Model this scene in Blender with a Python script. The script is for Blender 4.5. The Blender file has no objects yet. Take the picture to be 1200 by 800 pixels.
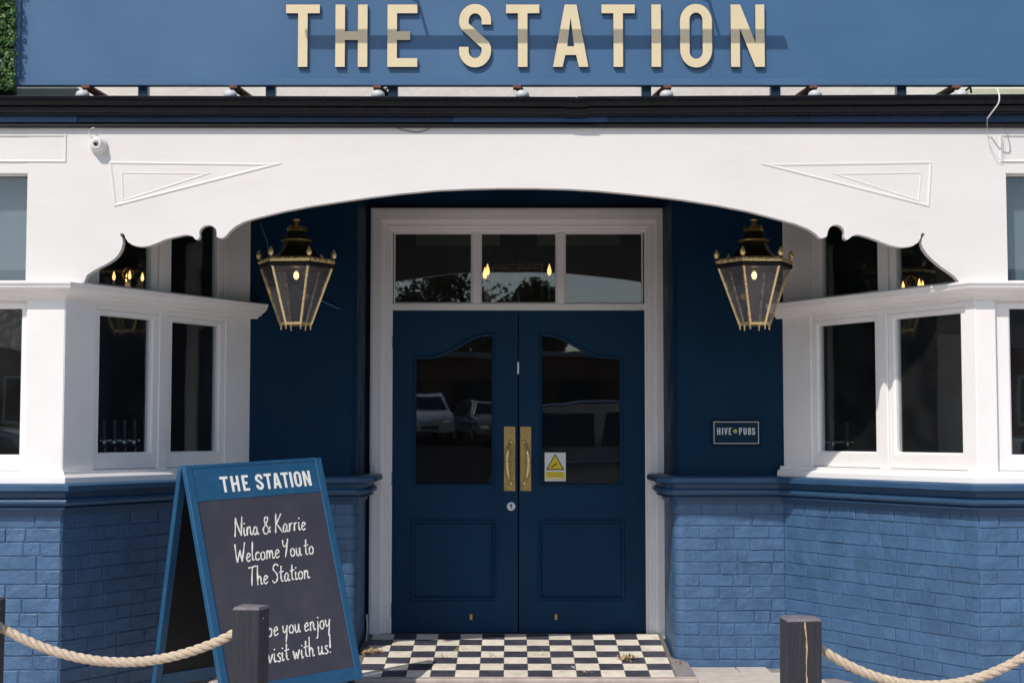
import bpy, bmesh, math, random
from mathutils import Vector, Matrix
random.seed(7)
R = math.radians
scn = bpy.context.scene
col = scn.collection

# ------------------------------------------------------------ camera, world, sun
EYE = 1.45                      # eye height over the pavement
FPX = 1780.0                    # focal length in px of the 1200 px wide photograph
PITCH = math.atan(108 / FPX)
cam = bpy.data.cameras.new('camera')
camo = bpy.data.objects.new('camera', cam)
col.objects.link(camo)
camo.location = (0, 0, EYE)
camo.rotation_euler = (math.pi / 2 + PITCH, 0, 0)
cam.sensor_width = 36
cam.lens = FPX / 1200 * 36
cam.clip_start = 0.1
cam.clip_end = 3000
scn.camera = camo

SUN = Vector((0.615, 1.0, -1.29)).normalized()      # direction the light travels
elev = math.asin(-SUN.z)
w = bpy.data.worlds.new('World')
scn.world = w
w.use_nodes = True
nt = w.node_tree
bg = nt.nodes['Background']
sky = nt.nodes.new('ShaderNodeTexSky')
sky.sky_type = 'NISHITA'
sky.sun_disc = False
sky.sun_elevation = elev
sky.sun_rotation = math.atan2(-SUN.x, -SUN.y)
sky.altitude = 50
sky.air_density = 1.0
sky.dust_density = 1.2
nt.links.new(sky.outputs[0], bg.inputs[0])
bg.inputs[1].default_value = 0.135
sl = bpy.data.lights.new('sun', 'SUN')
sl.energy = 3.4
sl.angle = R(0.5)
sl.color = (1.0, 0.93, 0.855)
so = bpy.data.objects.new('sun', sl)
col.objects.link(so)
so.rotation_euler = SUN.to_track_quat('-Z', 'Y').to_euler()
scn.view_settings.view_transform = 'Standard'
scn.view_settings.look = 'None'
scn.view_settings.exposure = 0.0
scn.view_settings.gamma = 1.0
scn.render.engine = 'CYCLES'
scn.cycles.max_bounces = 8
scn.cycles.transparent_max_bounces = 12
scn.cycles.sample_clamp_indirect = 6

# ------------------------------------------------------------ measuring helpers
CP, SP = math.cos(PITCH), math.sin(PITCH)
def ray(px, py):
    u, v = (px - 600) / FPX, (400 - py) / FPX
    d = CP - v * SP
    return u / d, (SP + v * CP) / d
def at(px, py, Y):              # the place at distance Y that the photograph shows at px, py
    a, b = ray(px, py)
    return Vector((a * Y, Y, EYE + b * Y))
def PX(px, Y, py=430): return at(px, py, Y).x
def PZ(py, Y): return at(600, py, Y).z

# ------------------------------------------------------------ scene helpers
def tag(o, label=None, cat=None, group=None, kind=None):
    if label: o['label'] = label
    if cat: o['category'] = cat
    if group: o['group'] = group
    if kind: o['kind'] = kind
    return o
def empty(name, loc=(0, 0, 0), rot=(0, 0, 0), parent=None):
    o = bpy.data.objects.new(name, None)
    col.objects.link(o)
    o.location = loc
    o.rotation_euler = rot
    o.empty_display_size = 0.1
    if parent: o.parent = parent
    return o
def place(name, mesh, parent=None, loc=None, rot=None, scale=None):
    o = bpy.data.objects.new(name, mesh)
    col.objects.link(o)
    if parent: o.parent = parent
    if loc is not None: o.location = loc
    if rot is not None: o.rotation_euler = rot
    if scale is not None: o.scale = scale
    return o
def copy_tree(o, parent=None):
    c = o.copy()
    col.objects.link(c)
    c.parent = parent
    for ch in [k for k in bpy.data.objects if k.parent == o]:
        copy_tree(ch, c)
    return c

class Fr:                       # a vertical plane: s along it, n outwards, z up
    def __init__(self, a, b, z=0.0):
        self.o = Vector((a[0], a[1], z))
        d = Vector((b[0] - a[0], b[1] - a[1], 0))
        self.L = d.length
        self.s = d.normalized()
        self.n = Vector((self.s.y, -self.s.x, 0))
    def p(self, s, n, z):
        return self.o + self.s * s + self.n * n + Vector((0, 0, z))
    def hit(self, px, py=450):  # s at which the photograph's column px meets the plane
        a, b = ray(px, py)
        # X = a*Y ; X = ox + sx*t ; Y = oy + sy*t
        t = (self.o.x - a * self.o.y) / (a * self.s.y - self.s.x)
        return t
    def z(self, px, py):
        t = self.hit(px, py)
        Y = self.o.y + self.s.y * t
        return EYE + ray(px, py)[1] * Y
WORLD = Fr((0, 0), (1, 0))
def W(Y): return Fr((0, Y), (1, Y))      # plane facing the camera at distance Y: s = X

class MB:
    def __init__(self): self.v = []; self.f = []
    def add(self, vs, fs):
        k = len(self.v)
        self.v += [Vector(p) for p in vs]
        self.f += [tuple(i + k for i in f) for f in fs]
        return self
    def hexa(self, p):          # 8 corners: bottom 4 (ccw), top 4
        return self.add(p, [(0, 3, 2, 1), (4, 5, 6, 7), (0, 1, 5, 4), (1, 2, 6, 5), (2, 3, 7, 6), (3, 0, 4, 7)])
    def box(self, x0, x1, y0, y1, z0, z1):
        return self.hexa([(x0, y0, z0), (x1, y0, z0), (x1, y1, z0), (x0, y1, z0), (x0, y0, z1), (x1, y0, z1), (x1, y1, z1), (x0, y1, z1)])
    def fbox(self, F, s0, s1, n0, n1, z0, z1):
        return self.hexa([F.p(s0, n1, z0), F.p(s1, n1, z0), F.p(s1, n0, z0), F.p(s0, n0, z0),
                          F.p(s0, n1, z1), F.p(s1, n1, z1), F.p(s1, n0, z1), F.p(s0, n0, z1)])
    def prism(self, F, pts, n0, n1):     # closed outline in (s, z), n0 back, n1 front
        k = len(pts)
        v = [F.p(s, n1, z) for s, z in pts] + [F.p(s, n0, z) for s, z in pts]
        fs = [tuple(range(k)), tuple(range(2 * k - 1, k - 1, -1))]
        fs += [(i, i + k, (i + 1) % k + k, (i + 1) % k) for i in range(k)]
        return self.add(v, fs)
    def tube(self, path, r, n=8, cap=True, closed=False):
        path = [Vector(p) for p in path]
        k = len(self.v); m = len(path)
        up = Vector((0, 0, 1))
        t0 = (path[1] - path[0]).normalized()
        a = t0.cross(up)
        if a.length < 1e-3: a = t0.cross(Vector((1, 0, 0)))
        a.normalize()
        for i, p in enumerate(path):
            if closed: t = (path[(i + 1) % m] - path[i - 1]).normalized()
            else: t = (path[min(i + 1, m - 1)] - path[max(i - 1, 0)]).normalized()
            a = (a - t * a.dot(t)).normalized()
            b = t.cross(a)
            rr = r[i] if isinstance(r, (list, tuple)) else r
            for j in range(n):
                q = 2 * math.pi * j / n
                self.v.append(p + a * math.cos(q) * rr + b * math.sin(q) * rr)
        for i in range(m if closed else m - 1):
            i2 = (i + 1) % m
            for j in range(n):
                j2 = (j + 1) % n
                self.f.append((k + i * n + j, k + i * n + j2, k + i2 * n + j2, k + i2 * n + j))
        if cap and not closed:
            self.f.append(tuple(k + j for j in range(n - 1, -1, -1)))
            self.f.append(tuple(k + (m - 1) * n + j for j in range(n)))
        return self
    def lathe(self, c, prof, n=16, off=0.0, sx=1, sy=1):   # profile (radius, z) round the vertical through c
        k = len(self.v); c = Vector(c)
        for r, z in prof:
            for j in range(n):
                q = 2 * math.pi * j / n + off
                self.v.append(c + Vector((math.cos(q) * r * sx, math.sin(q) * r * sy, z)))
        for i in range(len(prof) - 1):
            for j in range(n):
                j2 = (j + 1) % n
                self.f.append((k + i * n + j, k + i * n + j2, k + (i + 1) * n + j2, k + (i + 1) * n + j))
        self.f.append(tuple(k + j for j in range(n - 1, -1, -1)))
        self.f.append(tuple(k + (len(prof) - 1) * n + j for j in range(n)))
        return self
    def ball(self, c, r, n=10, sz=1.0):
        m = n // 2 + 1
        prof = [(max(1e-4, r * math.sin(math.pi * i / m)), -r * sz * math.cos(math.pi * i / m)) for i in range(m + 1)]
        return self.lathe(c, prof, n)
    def sweep(self, path, prof, closed_prof=True, caps=True):
        # path: 2D points left to right as seen from outside; prof: (out, z) closed outline
        path = [Vector((p[0], p[1], 0)) for p in path]
        k = len(self.v); m = len(path); n = len(prof)
        for i, p in enumerate(path):
            d0 = (path[i] - path[i - 1]).normalized() if i > 0 else (path[1] - path[0]).normalized()
            d1 = (path[i + 1] - path[i]).normalized() if i < m - 1 else d0
            n0 = Vector((d0.y, -d0.x, 0)); n1 = Vector((d1.y, -d1.x, 0))
            b = (n0 + n1).normalized()
            sc = 1 / max(0.3, b.dot(n0))
            for o, z in prof:
                self.v.append(p + b * o * sc + Vector((0, 0, z)))
        for i in range(m - 1):
            for j in range(n):
                j2 = (j + 1) % n
                self.f.append((k + i * n + j, k + i * n + j2, k + (i + 1) * n + j2, k + (i + 1) * n + j))
        if caps:
            self.f.append(tuple(k + j for j in range(n)))
            self.f.append(tuple(k + (m - 1) * n + j for j in range(n - 1, -1, -1)))
        return self
    def mesh(self, name, mat=None, bevel=0, smooth=False, seg=1):
        me = bpy.data.meshes.new(name)
        me.from_pydata(self.v, [], self.f)
        bm = bmesh.new(); bm.from_mesh(me)
        bmesh.ops.recalc_face_normals(bm, faces=bm.faces)
        if bevel:
            es = [e for e in bm.edges if len(e.link_faces) == 2 and e.calc_face_angle(0) > 0.6]
            bmesh.ops.bevel(bm, geom=es, offset=bevel, segments=seg, affect='EDGES', clamp_overlap=True)
        if smooth:
            for f in bm.faces: f.smooth = True
            for e in bm.edges:
                if len(e.link_faces) == 2 and e.calc_face_angle(0) > 0.7: e.smooth = False
        bm.to_mesh(me); bm.free()
        if mat: me.materials.append(mat)
        return me
    def build(self, name, mat, parent=None, bevel=0, smooth=False, seg=1):
        return place(name, self.mesh(name, mat, bevel, smooth, seg), parent)

# ------------------------------------------------------------ materials
def srgb(r, g, b):
    f = lambda c: (c / 255) / 12.92 if c <= 10 else (((c / 255) + .055) / 1.055) ** 2.4
    return (f(r), f(g), f(b), 1)
def mat(name, base, rough=0.5, var=0.08, vscale=6.0, bump=0.0, bscale=60.0, metal=0.0, spec=0.5,
        dirt=None, dirt_amt=0.0, dscale=3.0, stretch=(1, 1, 1), emit=None, estr=0, rvar=0.1, coat=0.0, fine=0.0, each=0.0):
    m = bpy.data.materials.new(name); m.use_nodes = True
    t = m.node_tree; N = t.nodes; L = t.links
    b = N['Principled BSDF']
    if len(base) == 3: base = (*base, 1)
    co = N.new('ShaderNodeTexCoord'); mp = N.new('ShaderNodeMapping')
    geo = N.new('ShaderNodeNewGeometry')
    L.new(geo.outputs['Position'], mp.inputs[0]); mp.inputs['Scale'].default_value = stretch
    n1 = N.new('ShaderNodeTexNoise'); n1.inputs['Scale'].default_value = vscale; n1.inputs['Detail'].default_value = 6
    L.new(mp.outputs[0], n1.inputs[0])
    mr = N.new('ShaderNodeMapRange'); mr.inputs[1].default_value = 0.3; mr.inputs[2].default_value = 0.7
    mr.inputs[3].default_value = 1 - var; mr.inputs[4].default_value = 1 + var
    L.new(n1.outputs[0], mr.inputs[0])
    oi = N.new('ShaderNodeObjectInfo')
    ml = N.new('ShaderNodeVectorMath'); ml.operation = 'SCALE'
    ml.inputs[0].default_value = base[:3]; L.new(mr.outputs[0], ml.inputs['Scale'])
    out = ml.outputs[0]
    if each:
        m3 = N.new('ShaderNodeMapRange'); m3.inputs[3].default_value = 1 - each; m3.inputs[4].default_value = 1 + each
        L.new(oi.outputs['Random'], m3.inputs[0])
        m4 = N.new('ShaderNodeVectorMath'); m4.operation = 'SCALE'
        L.new(out, m4.inputs[0]); L.new(m3.outputs[0], m4.inputs['Scale']); out = m4.outputs[0]
    if dirt:
        n2 = N.new('ShaderNodeTexNoise'); n2.inputs['Scale'].default_value = dscale; n2.inputs['Detail'].default_value = 10
        n2.inputs['Roughness'].default_value = 0.7
        L.new(mp.outputs[0], n2.inputs[0])
        m2 = N.new('ShaderNodeMapRange'); m2.inputs[1].default_value = 0.52; m2.inputs[2].default_value = 0.75
        m2.inputs[4].default_value = dirt_amt
        L.new(n2.outputs[0], m2.inputs[0])
        mx = N.new('ShaderNodeMixRGB'); L.new(m2.outputs[0], mx.inputs[0]); L.new(out, mx.inputs[1])
        mx.inputs[2].default_value = (*dirt[:3], 1)
        out = mx.outputs[0]
    L.new(out, b.inputs['Base Color'])
    r2 = N.new('ShaderNodeMapRange'); r2.inputs[1].default_value = 0.3; r2.inputs[2].default_value = 0.7
    r2.inputs[3].default_value = max(0.02, rough - rvar); r2.inputs[4].default_value = min(1, rough + rvar)
    L.new(n1.outputs[0], r2.inputs[0]); L.new(r2.outputs[0], b.inputs['Roughness'])
    b.inputs['Metallic'].default_value = metal
    b.inputs['Specular IOR Level'].default_value = spec
    b.inputs['Coat Weight'].default_value = coat
    if bump:
        n3 = N.new('ShaderNodeTexNoise'); n3.inputs['Scale'].default_value = bscale; n3.inputs['Detail'].default_value = 5
        L.new(mp.outputs[0], n3.inputs[0])
        bp = N.new('ShaderNodeBump'); bp.inputs['Strength'].default_value = 1.0; bp.inputs['Distance'].default_value = bump
        L.new(n3.outputs[0], bp.inputs['Height'])
        nrm = bp.outputs[0]
        if fine:
            n4 = N.new('ShaderNodeTexNoise'); n4.inputs['Scale'].default_value = bscale * 6; n4.inputs['Detail'].default_value = 3
            L.new(mp.outputs[0], n4.inputs[0])
            b2 = N.new('ShaderNodeBump'); b2.inputs['Distance'].default_value = fine
            L.new(n4.outputs[0], b2.inputs['Height']); L.new(nrm, b2.inputs['Normal']); nrm = b2.outputs[0]
        L.new(nrm, b.inputs['Normal'])
    if emit:
        b.inputs['Emission Color'].default_value = (*emit[:3], 1); b.inputs['Emission Strength'].default_value = estr
    return m
def glass(name, refl=.05, tint=(0.86, 0.9, 0.9), wav=0.0006, wscale=2.5, haze=.012, hcol=(.5, .5, .5)):
    m = bpy.data.materials.new(name); m.use_nodes = True
    t = m.node_tree; N = t.nodes; L = t.links
    N.remove(N['Principled BSDF'])
    o = N['Material Output']; mx = N.new('ShaderNodeMixShader')
    tr = N.new('ShaderNodeBsdfTransparent'); tr.inputs[0].default_value = (*tint, 1)
    gl = N.new('ShaderNodeBsdfGlossy'); gl.inputs['Roughness'].default_value = 0.012
    lw_ = N.new('ShaderNodeLayerWeight'); lw_.inputs[0].default_value = 0.5
    pw = N.new('ShaderNodeMath'); pw.operation = 'POWER'; pw.inputs[1].default_value = 5
    L.new(lw_.outputs['Facing'], pw.inputs[0])
    fr = N.new('ShaderNodeMath'); fr.operation = 'MULTIPLY_ADD'; fr.inputs[1].default_value = 1 - refl; fr.inputs[2].default_value = refl
    L.new(pw.outputs[0], fr.inputs[0])
    n = N.new('ShaderNodeTexNoise'); n.inputs['Scale'].default_value = wscale; n.inputs['Detail'].default_value = 1
    g = N.new('ShaderNodeNewGeometry'); L.new(g.outputs['Position'], n.inputs[0])
    bp = N.new('ShaderNodeBump'); bp.inputs['Distance'].default_value = wav; L.new(n.outputs[0], bp.inputs['Height'])
    L.new(bp.outputs[0], gl.inputs['Normal'])
    L.new(fr.outputs[0], mx.inputs[0]); L.new(tr.outputs[0], mx.inputs[1]); L.new(gl.outputs[0], mx.inputs[2])
    df_ = N.new('ShaderNodeBsdfDiffuse'); df_.inputs[0].default_value = (*hcol, 1)
    m2 = N.new('ShaderNodeMixShader')
    hn = N.new('ShaderNodeTexNoise'); hn.inputs['Scale'].default_value = 6; hn.inputs['Detail'].default_value = 8
    L.new(g.outputs['Position'], hn.inputs[0])
    hm = N.new('ShaderNodeMapRange'); hm.inputs[1].default_value = .3; hm.inputs[2].default_value = .75
    hm.inputs[3].default_value = haze * .5; hm.inputs[4].default_value = haze * 1.7
    L.new(hn.outputs[0], hm.inputs[0]); L.new(hm.outputs[0], m2.inputs[0])
    L.new(mx.outputs[0], m2.inputs[1]); L.new(df_.outputs[0], m2.inputs[2])
    L.new(m2.outputs[0], o.inputs[0])
    return m
def emission(name, c, s):
    m = bpy.data.materials.new(name); m.use_nodes = True
    b = m.node_tree.nodes['Principled BSDF']
    b.inputs['Base Color'].default_value = (*c, 1)
    b.inputs['Emission Color'].default_value = (*c, 1); b.inputs['Emission Strength'].default_value = s
    return m

WHITE = mat('white_gloss_paint', (0.86, 0.84, 0.82), 0.42, 0.03, 3.0, 0.0012, 30, dirt=(.55, .5, .45), dirt_amt=.10, dscale=5, fine=0.0002)
WHITEF = mat('white_fascia_paint', (0.765, 0.745, 0.72), 0.5, 0.03, 2.0, 0.003, 7, dirt=(.58, .54, .48), dirt_amt=.22, dscale=3.5, stretch=(.35, 1, 1), fine=0.0003)
FRAMEW = mat('off_white_door_frame_paint', (0.87, 0.85, 0.85), 0.45, 0.03, 3.0, 0.0008, 40)
BRICKB = mat('blue_masonry_paint', (0.053, 0.122, 0.236), 0.44, 0.14, 7.0, 0.0075, 22, dirt=(.09, .16, .25), dirt_amt=.6, dscale=16, fine=0.003, spec=.55, each=.06)
MORTAR = mat('blue_painted_mortar', (0.053, 0.122, 0.236), 0.46, 0.12, 9.0, 0.004, 70, fine=0.001, spec=.5)
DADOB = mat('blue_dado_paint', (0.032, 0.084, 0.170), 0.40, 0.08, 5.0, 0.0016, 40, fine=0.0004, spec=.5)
NAVY_SHADE = mat('shaded_navy_wall', (0.0042, 0.026, 0.060), 0.5, 0.12, 4.0, 0.002, 22, fine=0.0004, spec=.09)  # navy made darker than the sunlit blue, so its colour carries the porch shade
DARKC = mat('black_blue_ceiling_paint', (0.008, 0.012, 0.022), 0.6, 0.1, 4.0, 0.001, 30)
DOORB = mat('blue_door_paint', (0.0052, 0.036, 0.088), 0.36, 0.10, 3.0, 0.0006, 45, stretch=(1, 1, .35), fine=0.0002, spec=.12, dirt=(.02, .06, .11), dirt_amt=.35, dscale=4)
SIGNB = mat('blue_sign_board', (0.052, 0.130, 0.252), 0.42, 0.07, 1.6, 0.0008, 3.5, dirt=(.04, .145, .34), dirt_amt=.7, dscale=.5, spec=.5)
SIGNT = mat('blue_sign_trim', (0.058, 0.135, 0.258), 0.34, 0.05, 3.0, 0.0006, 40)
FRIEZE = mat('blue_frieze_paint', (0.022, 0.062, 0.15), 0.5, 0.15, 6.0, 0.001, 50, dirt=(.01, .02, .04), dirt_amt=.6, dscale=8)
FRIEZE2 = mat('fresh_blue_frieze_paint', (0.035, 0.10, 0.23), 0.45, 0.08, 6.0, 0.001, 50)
CREAML = mat('cream_letter', (0.72, 0.61, 0.39), 0.5, 0.03, 8)
LSIDE = mat('dark_letter_return', (0.02, 0.03, 0.05), 0.5)
GUTTER = mat('black_gutter_paint', (0.005, 0.006, 0.010), 0.22, 0.2, 8.0, 0.0004, 14, dirt=(.02, .018, .02), dirt_amt=.4, dscale=12, spec=.25)
BLACK = mat('black_paint', (0.007, 0.008, 0.011), 0.5, 0.1, spec=.3)
BRASS = mat('aged_brass', (0.50, 0.34, 0.12), 0.34, 0.10, 12, 0.0002, 60, metal=.75, dirt=(.28, .18, .07), dirt_amt=.45, dscale=14)
BRASSP = mat('pale_polished_brass', (0.97, 0.74, 0.36), 0.27, 0.10, 25, 0.0003, 90, metal=0.6)
COPPER = mat('blackened_copper', (0.035, 0.028, 0.02), 0.38, 0.3, 20, 0.001, 60, metal=0.7)
CHROME = mat('chrome', (0.7, 0.7, 0.72), 0.15, 0.05, metal=1.0)
STEEL = mat('brushed_steel', (0.6, 0.6, 0.62), 0.35, 0.05, metal=1.0)
STONE = mat('pale_paving_stone', (0.56, 0.505, 0.455), 0.85, 0.12, 12, 0.002, 80, dirt=(.38, .34, .31), dirt_amt=.6, dscale=5, fine=0.0006, each=.09)
STONEG = mat('grey_edging_stone', (0.27, 0.25, 0.25), 0.85, 0.12, 12, 0.003, 60, dirt=(.16, .14, .13), dirt_amt=.6, dscale=7)
PINKS = mat('pinkish_step_stone', (0.50, 0.42, 0.37), 0.8, 0.12, 12, 0.002, 80, dirt=(.24, .2, .18), dirt_amt=.6, dscale=7)
JOINT = mat('paving_joint', (0.10, 0.09, 0.08), 0.95, 0.2, 30, 0.003, 120)
GROUT = mat('tile_grout', (0.17, 0.15, 0.13), 0.9, 0.2, 30, 0.001, 120)
TILEC = mat('cream_tile', (0.80, 0.74, 0.62), 0.55, 0.08, 18, 0.0006, 60, dirt=(.40, .34, .25), dirt_amt=.65, dscale=11, each=.09)
TILED = mat('dark_grey_tile', (0.055, 0.055, 0.078), 0.5, 0.12, 18, 0.0006, 60, dirt=(.17, .16, .17), dirt_amt=.55, dscale=12, each=.09)
ASPH = mat('asphalt', (0.022, 0.022, 0.024), 0.95, 0.15, 20, 0.002, 200, spec=0.0)
SLATE = mat('dark_chalk_panel', (0.046, 0.045, 0.062), 0.55, 0.06, 6, 0.0004, 20, dirt=(.10, .095, .11), dirt_amt=.35, dscale=3)
ABLUE = mat('bright_blue_board_frame', (0.011, 0.082, 0.180), 0.42, 0.06, 5, 0.0006, 60, dirt=(.08, .2, .34), dirt_amt=.25, dscale=25)
CHALK = mat('chalk_paint', (0.86, 0.84, 0.78), 0.8, 0.05, 60)
POST = mat('stained_dark_timber', (0.022, 0.024, 0.033), 0.75, 0.3, 10, 0.003, 30, stretch=(6, 6, .5), dirt=(.06, .056, .062), dirt_amt=.5, dscale=9, fine=0.001)
POSTT = mat('weathered_post_top', (0.17, 0.155, 0.17), 0.85, 0.25, 25, 0.002, 60)
SPLIT = mat('raw_timber_split', (0.45, 0.33, 0.19), 0.9, 0.3, 60)
ROPE = mat('manila_rope', (0.54, 0.44, 0.33), 0.85, 0.18, 60, 0.0015, 300)
GLASS = glass('window_glass', .07)
GLASSD = glass('door_glass', .105, (0.80, 0.84, 0.86), 0.0003, 3.2, .006)
LGLASS = glass('lantern_glass', .045, (0.84, 0.84, 0.88), 0.0003, 9, .13, (.55, .52, .52))
BULB = emission('warm_bulb', (1.0, 0.48, 0.16), 3.2)
BULBS = emission('lantern_bulb', (1.0, 0.60, 0.26), 3.0)
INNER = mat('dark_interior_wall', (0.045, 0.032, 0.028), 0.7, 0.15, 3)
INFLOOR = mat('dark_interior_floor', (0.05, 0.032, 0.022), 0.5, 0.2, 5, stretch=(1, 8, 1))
PALEG = mat('pale_green_plaster', (0.70, 0.72, 0.55), 0.8, 0.06)
BLIND = mat('grey_blue_blind', (0.22, 0.26, 0.31), 0.8, 0.08, 3, emit=None)
CREAMW = mat('cream_render', (0.82, 0.78, 0.71), 0.8, 0.06, 6, 0.003, 30, dirt=(.5, .45, .38), dirt_amt=.4, dscale=4)
RUST = mat('rusty_steel', (0.14, 0.06, 0.045), 0.75, 0.3, 40, 0.002, 90)
GREYP = mat('grey_plastic', (0.55, 0.57, 0.58), 0.45, 0.06)
WPLAS = mat('white_plastic', (0.78, 0.78, 0.78), 0.35, 0.03)
GREEN = mat('green_cable', (0.02, 0.30, 0.08), 0.5)
YELLOW = mat('yellow_print', (0.80, 0.62, 0.02), 0.45, 0.03)
LEAF = mat('hedge_leaf', (0.045, 0.115, 0.022), 0.55, 0.35, 25)
LEAF2 = mat('tree_leaf', (0.05, 0.085, 0.03), 0.6, 0.35, 2)
BARK = mat('bark', (0.09, 0.07, 0.05), 0.9, 0.3, 8, 0.01, 20)
DRYL = mat('dry_leaf', (0.42, 0.31, 0.17), 0.85, 0.3, 40)

# ------------------------------------------------------------ the ground
Yf, Yb, Yd = 8.2, 9.6, 10.3         # facade, back wall of the recess, doors
AL, BL, CL = (-2.42, Yf), (-1.655, Yb), (-0.985, Yb)
AR, BR, CR = (2.507, Yf), (1.712, Yb), (1.022, Yb)

g = MB()
xs = [-90, -30, -8, 8, 30, 90]
ys = [(60, -.12), (-1.2, -.12), (-8, -.10), (-38, 1.15), (-70, 1.9), (-900, 4.0)]
vs = [(x * (1 if y > -100 else 10), y, z) for y, z in ys for x in xs]
fs = [(i * 6 + j, i * 6 + j + 1, (i + 1) * 6 + j + 1, (i + 1) * 6 + j) for i in range(5) for j in range(5)]
g.add(vs, fs)
tag(g.build('ground', ASPH), kind='structure')
pv = empty('pavement'); tag(pv, kind='structure')
p = MB(); p.box(-8, 8, -1.0, 8.9, -.11, -.012); p.box(-1.75, 1.8, 8.9, 9.66, -.11, -.0125)
p.box(-2.0, 2.06, 8.895, 9.2, -.11, -.0122)
p.build('paving_bed', STONEG, pv)
k = MB(); k.box(-8, 8, -1.16, -1.003, -.3, 0.0); k.build('kerb', STONEG, pv, bevel=.01)
# paving slabs: those the photograph shows lie between 7.4 and 9.6 m
slabs = []
def slab_mesh(wx, wy):
    m = MB().box(0, wx, 0, wy, -.03, 0)
    return m.mesh('paving_slab', STONE, bevel=.004)
sm = [slab_mesh(.592, .442) for _ in range(2)]
far_slabs = MB()
row = 0
y = -0.98
while y < 9.6:
    x = -7.9 + (.3 if row % 2 else 0)
    while x < 7.9:
        cx, cy = x + .296, y + .22
        dz = random.uniform(-.0035, .0025)
        lim_l = -2.42 + .5457 * (y + .44 - Yf) if y + .44 > Yf else -9
        lim_r = 2.507 - .568 * (y + .44 - Yf) if y + .44 > Yf else 9
        onstep = (y + .44 > 9.07 and x + .59 > -1.02 and x < 1.02)
        x0, x1 = max(x, lim_l + .01), min(x + .592, lim_r - .01)
        y1 = min(y + .442, 9.59)
        if onstep:
            if x < -1.02: x1 = min(x1, -1.03)
            elif x + .592 > 1.10: x0 = max(x0, 1.105)
            else: x0 = x1 = 0
        if x1 - x0 > .03:
            if y > 6.6 and abs(cx) < 2.7:
                place('paving_slab', sm[row % 2], pv, (x0, y, dz), None, ((x1 - x0) / .592, (y1 - y) / .442, 1))
            else:
                far_slabs.box(x0, x1, y, y1, -.03, dz)
        x += .6
    y += .45; row += 1
o = far_slabs.build('paving_slab_rows', STONE, pv); o['kind'] = 'stuff'

# ------------------------------------------------------------ tiled threshold
th = empty('tiled_threshold', (0, 0, 0)); tag(th, kind='structure')
ty0, ty1, tz0, tz1 = 9.16, 10.235, .006, .118
def tz(y): return tz0 + (tz1 - tz0) * (y - ty0) / (ty1 - ty0)
b = MB(); b.hexa([(-.975, ty0 - .0, -.08), (1.0, ty0, -.08), (1.0, 10.26, -.08), (-.975, 10.26, -.08),
                  (-.975, ty0, tz0 - .003), (1.0, ty0, tz0 - .003), (1.0, 10.26, tz(10.26) - .003), (-.975, 10.26, tz(10.26) - .003)])
b.build('tile_bed', GROUT, th)
b = MB(); b.box(-1.0, 1.10, 9.06, 9.155, -.05, .007); b.build('step_edge', PINKS, th, bevel=.006)
b = MB(); b.hexa([(.985, 9.158, -.05), (1.10, 9.158, -.05), (1.10, 9.62, -.05), (.985, 9.62, -.05),
                  (.985, 9.158, .008), (1.10, 9.158, .006), (1.10, 9.62, .03), (.985, 9.62, .055)])
b.build('edging_stone', STONEG, th, bevel=.004)
tw, td = .1462, (ty1 - ty0) / 7
tmesh = []
for mt in (TILEC, TILED):
    mm = []
    for q in range(3):
        b = MB().box(.0015, tw - .0015, .0015, td - .0015, -.008, 0)
        mm.append(b.mesh('floor_tile', mt, bevel=.0012))
    tmesh.append(mm)
slope = math.atan2(tz1 - tz0, ty1 - ty0)
for r in range(7):
    for c in range(13):
        x = .9735 - (c + 1) * tw
        if x < -.965: continue
        dark = (c + r) % 2
        yy = ty0 + r * td
        place('floor_tile', tmesh[dark][(c * 3 + r) % 3], th, (x, yy, tz(yy) + random.uniform(-.0006, .0008)),
              (slope + random.uniform(-.003, .003), random.uniform(-.003, .003), 0))
b = MB(); b.box(-.96, .99, 10.245, 10.30, .08, .112); b.build('door_sill', BLACK, th, bevel=.004)

# ------------------------------------------------------------ the pub
pub = empty('pub_building', (0, 9.0, 0))
tag(pub, 'blue and white pub front with an arched porch, double doors and two bay windows', 'pub building')
PUBINV = Matrix.Translation((0, -9.0, 0))
def P(o):                       # keeps world placement of a direct part
    if o.parent == pub: o.matrix_parent_inverse = PUBINV
    return o
def part(mb, name, m, **k): return P(mb.build(name, m, pub, **k))
def sub(parent_name, mb, m, **k): return P(mb.build(parent_name, m, pub, **k))

WALLTOP = 1.2                   # bricks stop under the dado
zdado = PZ(568, Yf)             # top of the dado lip
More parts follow.
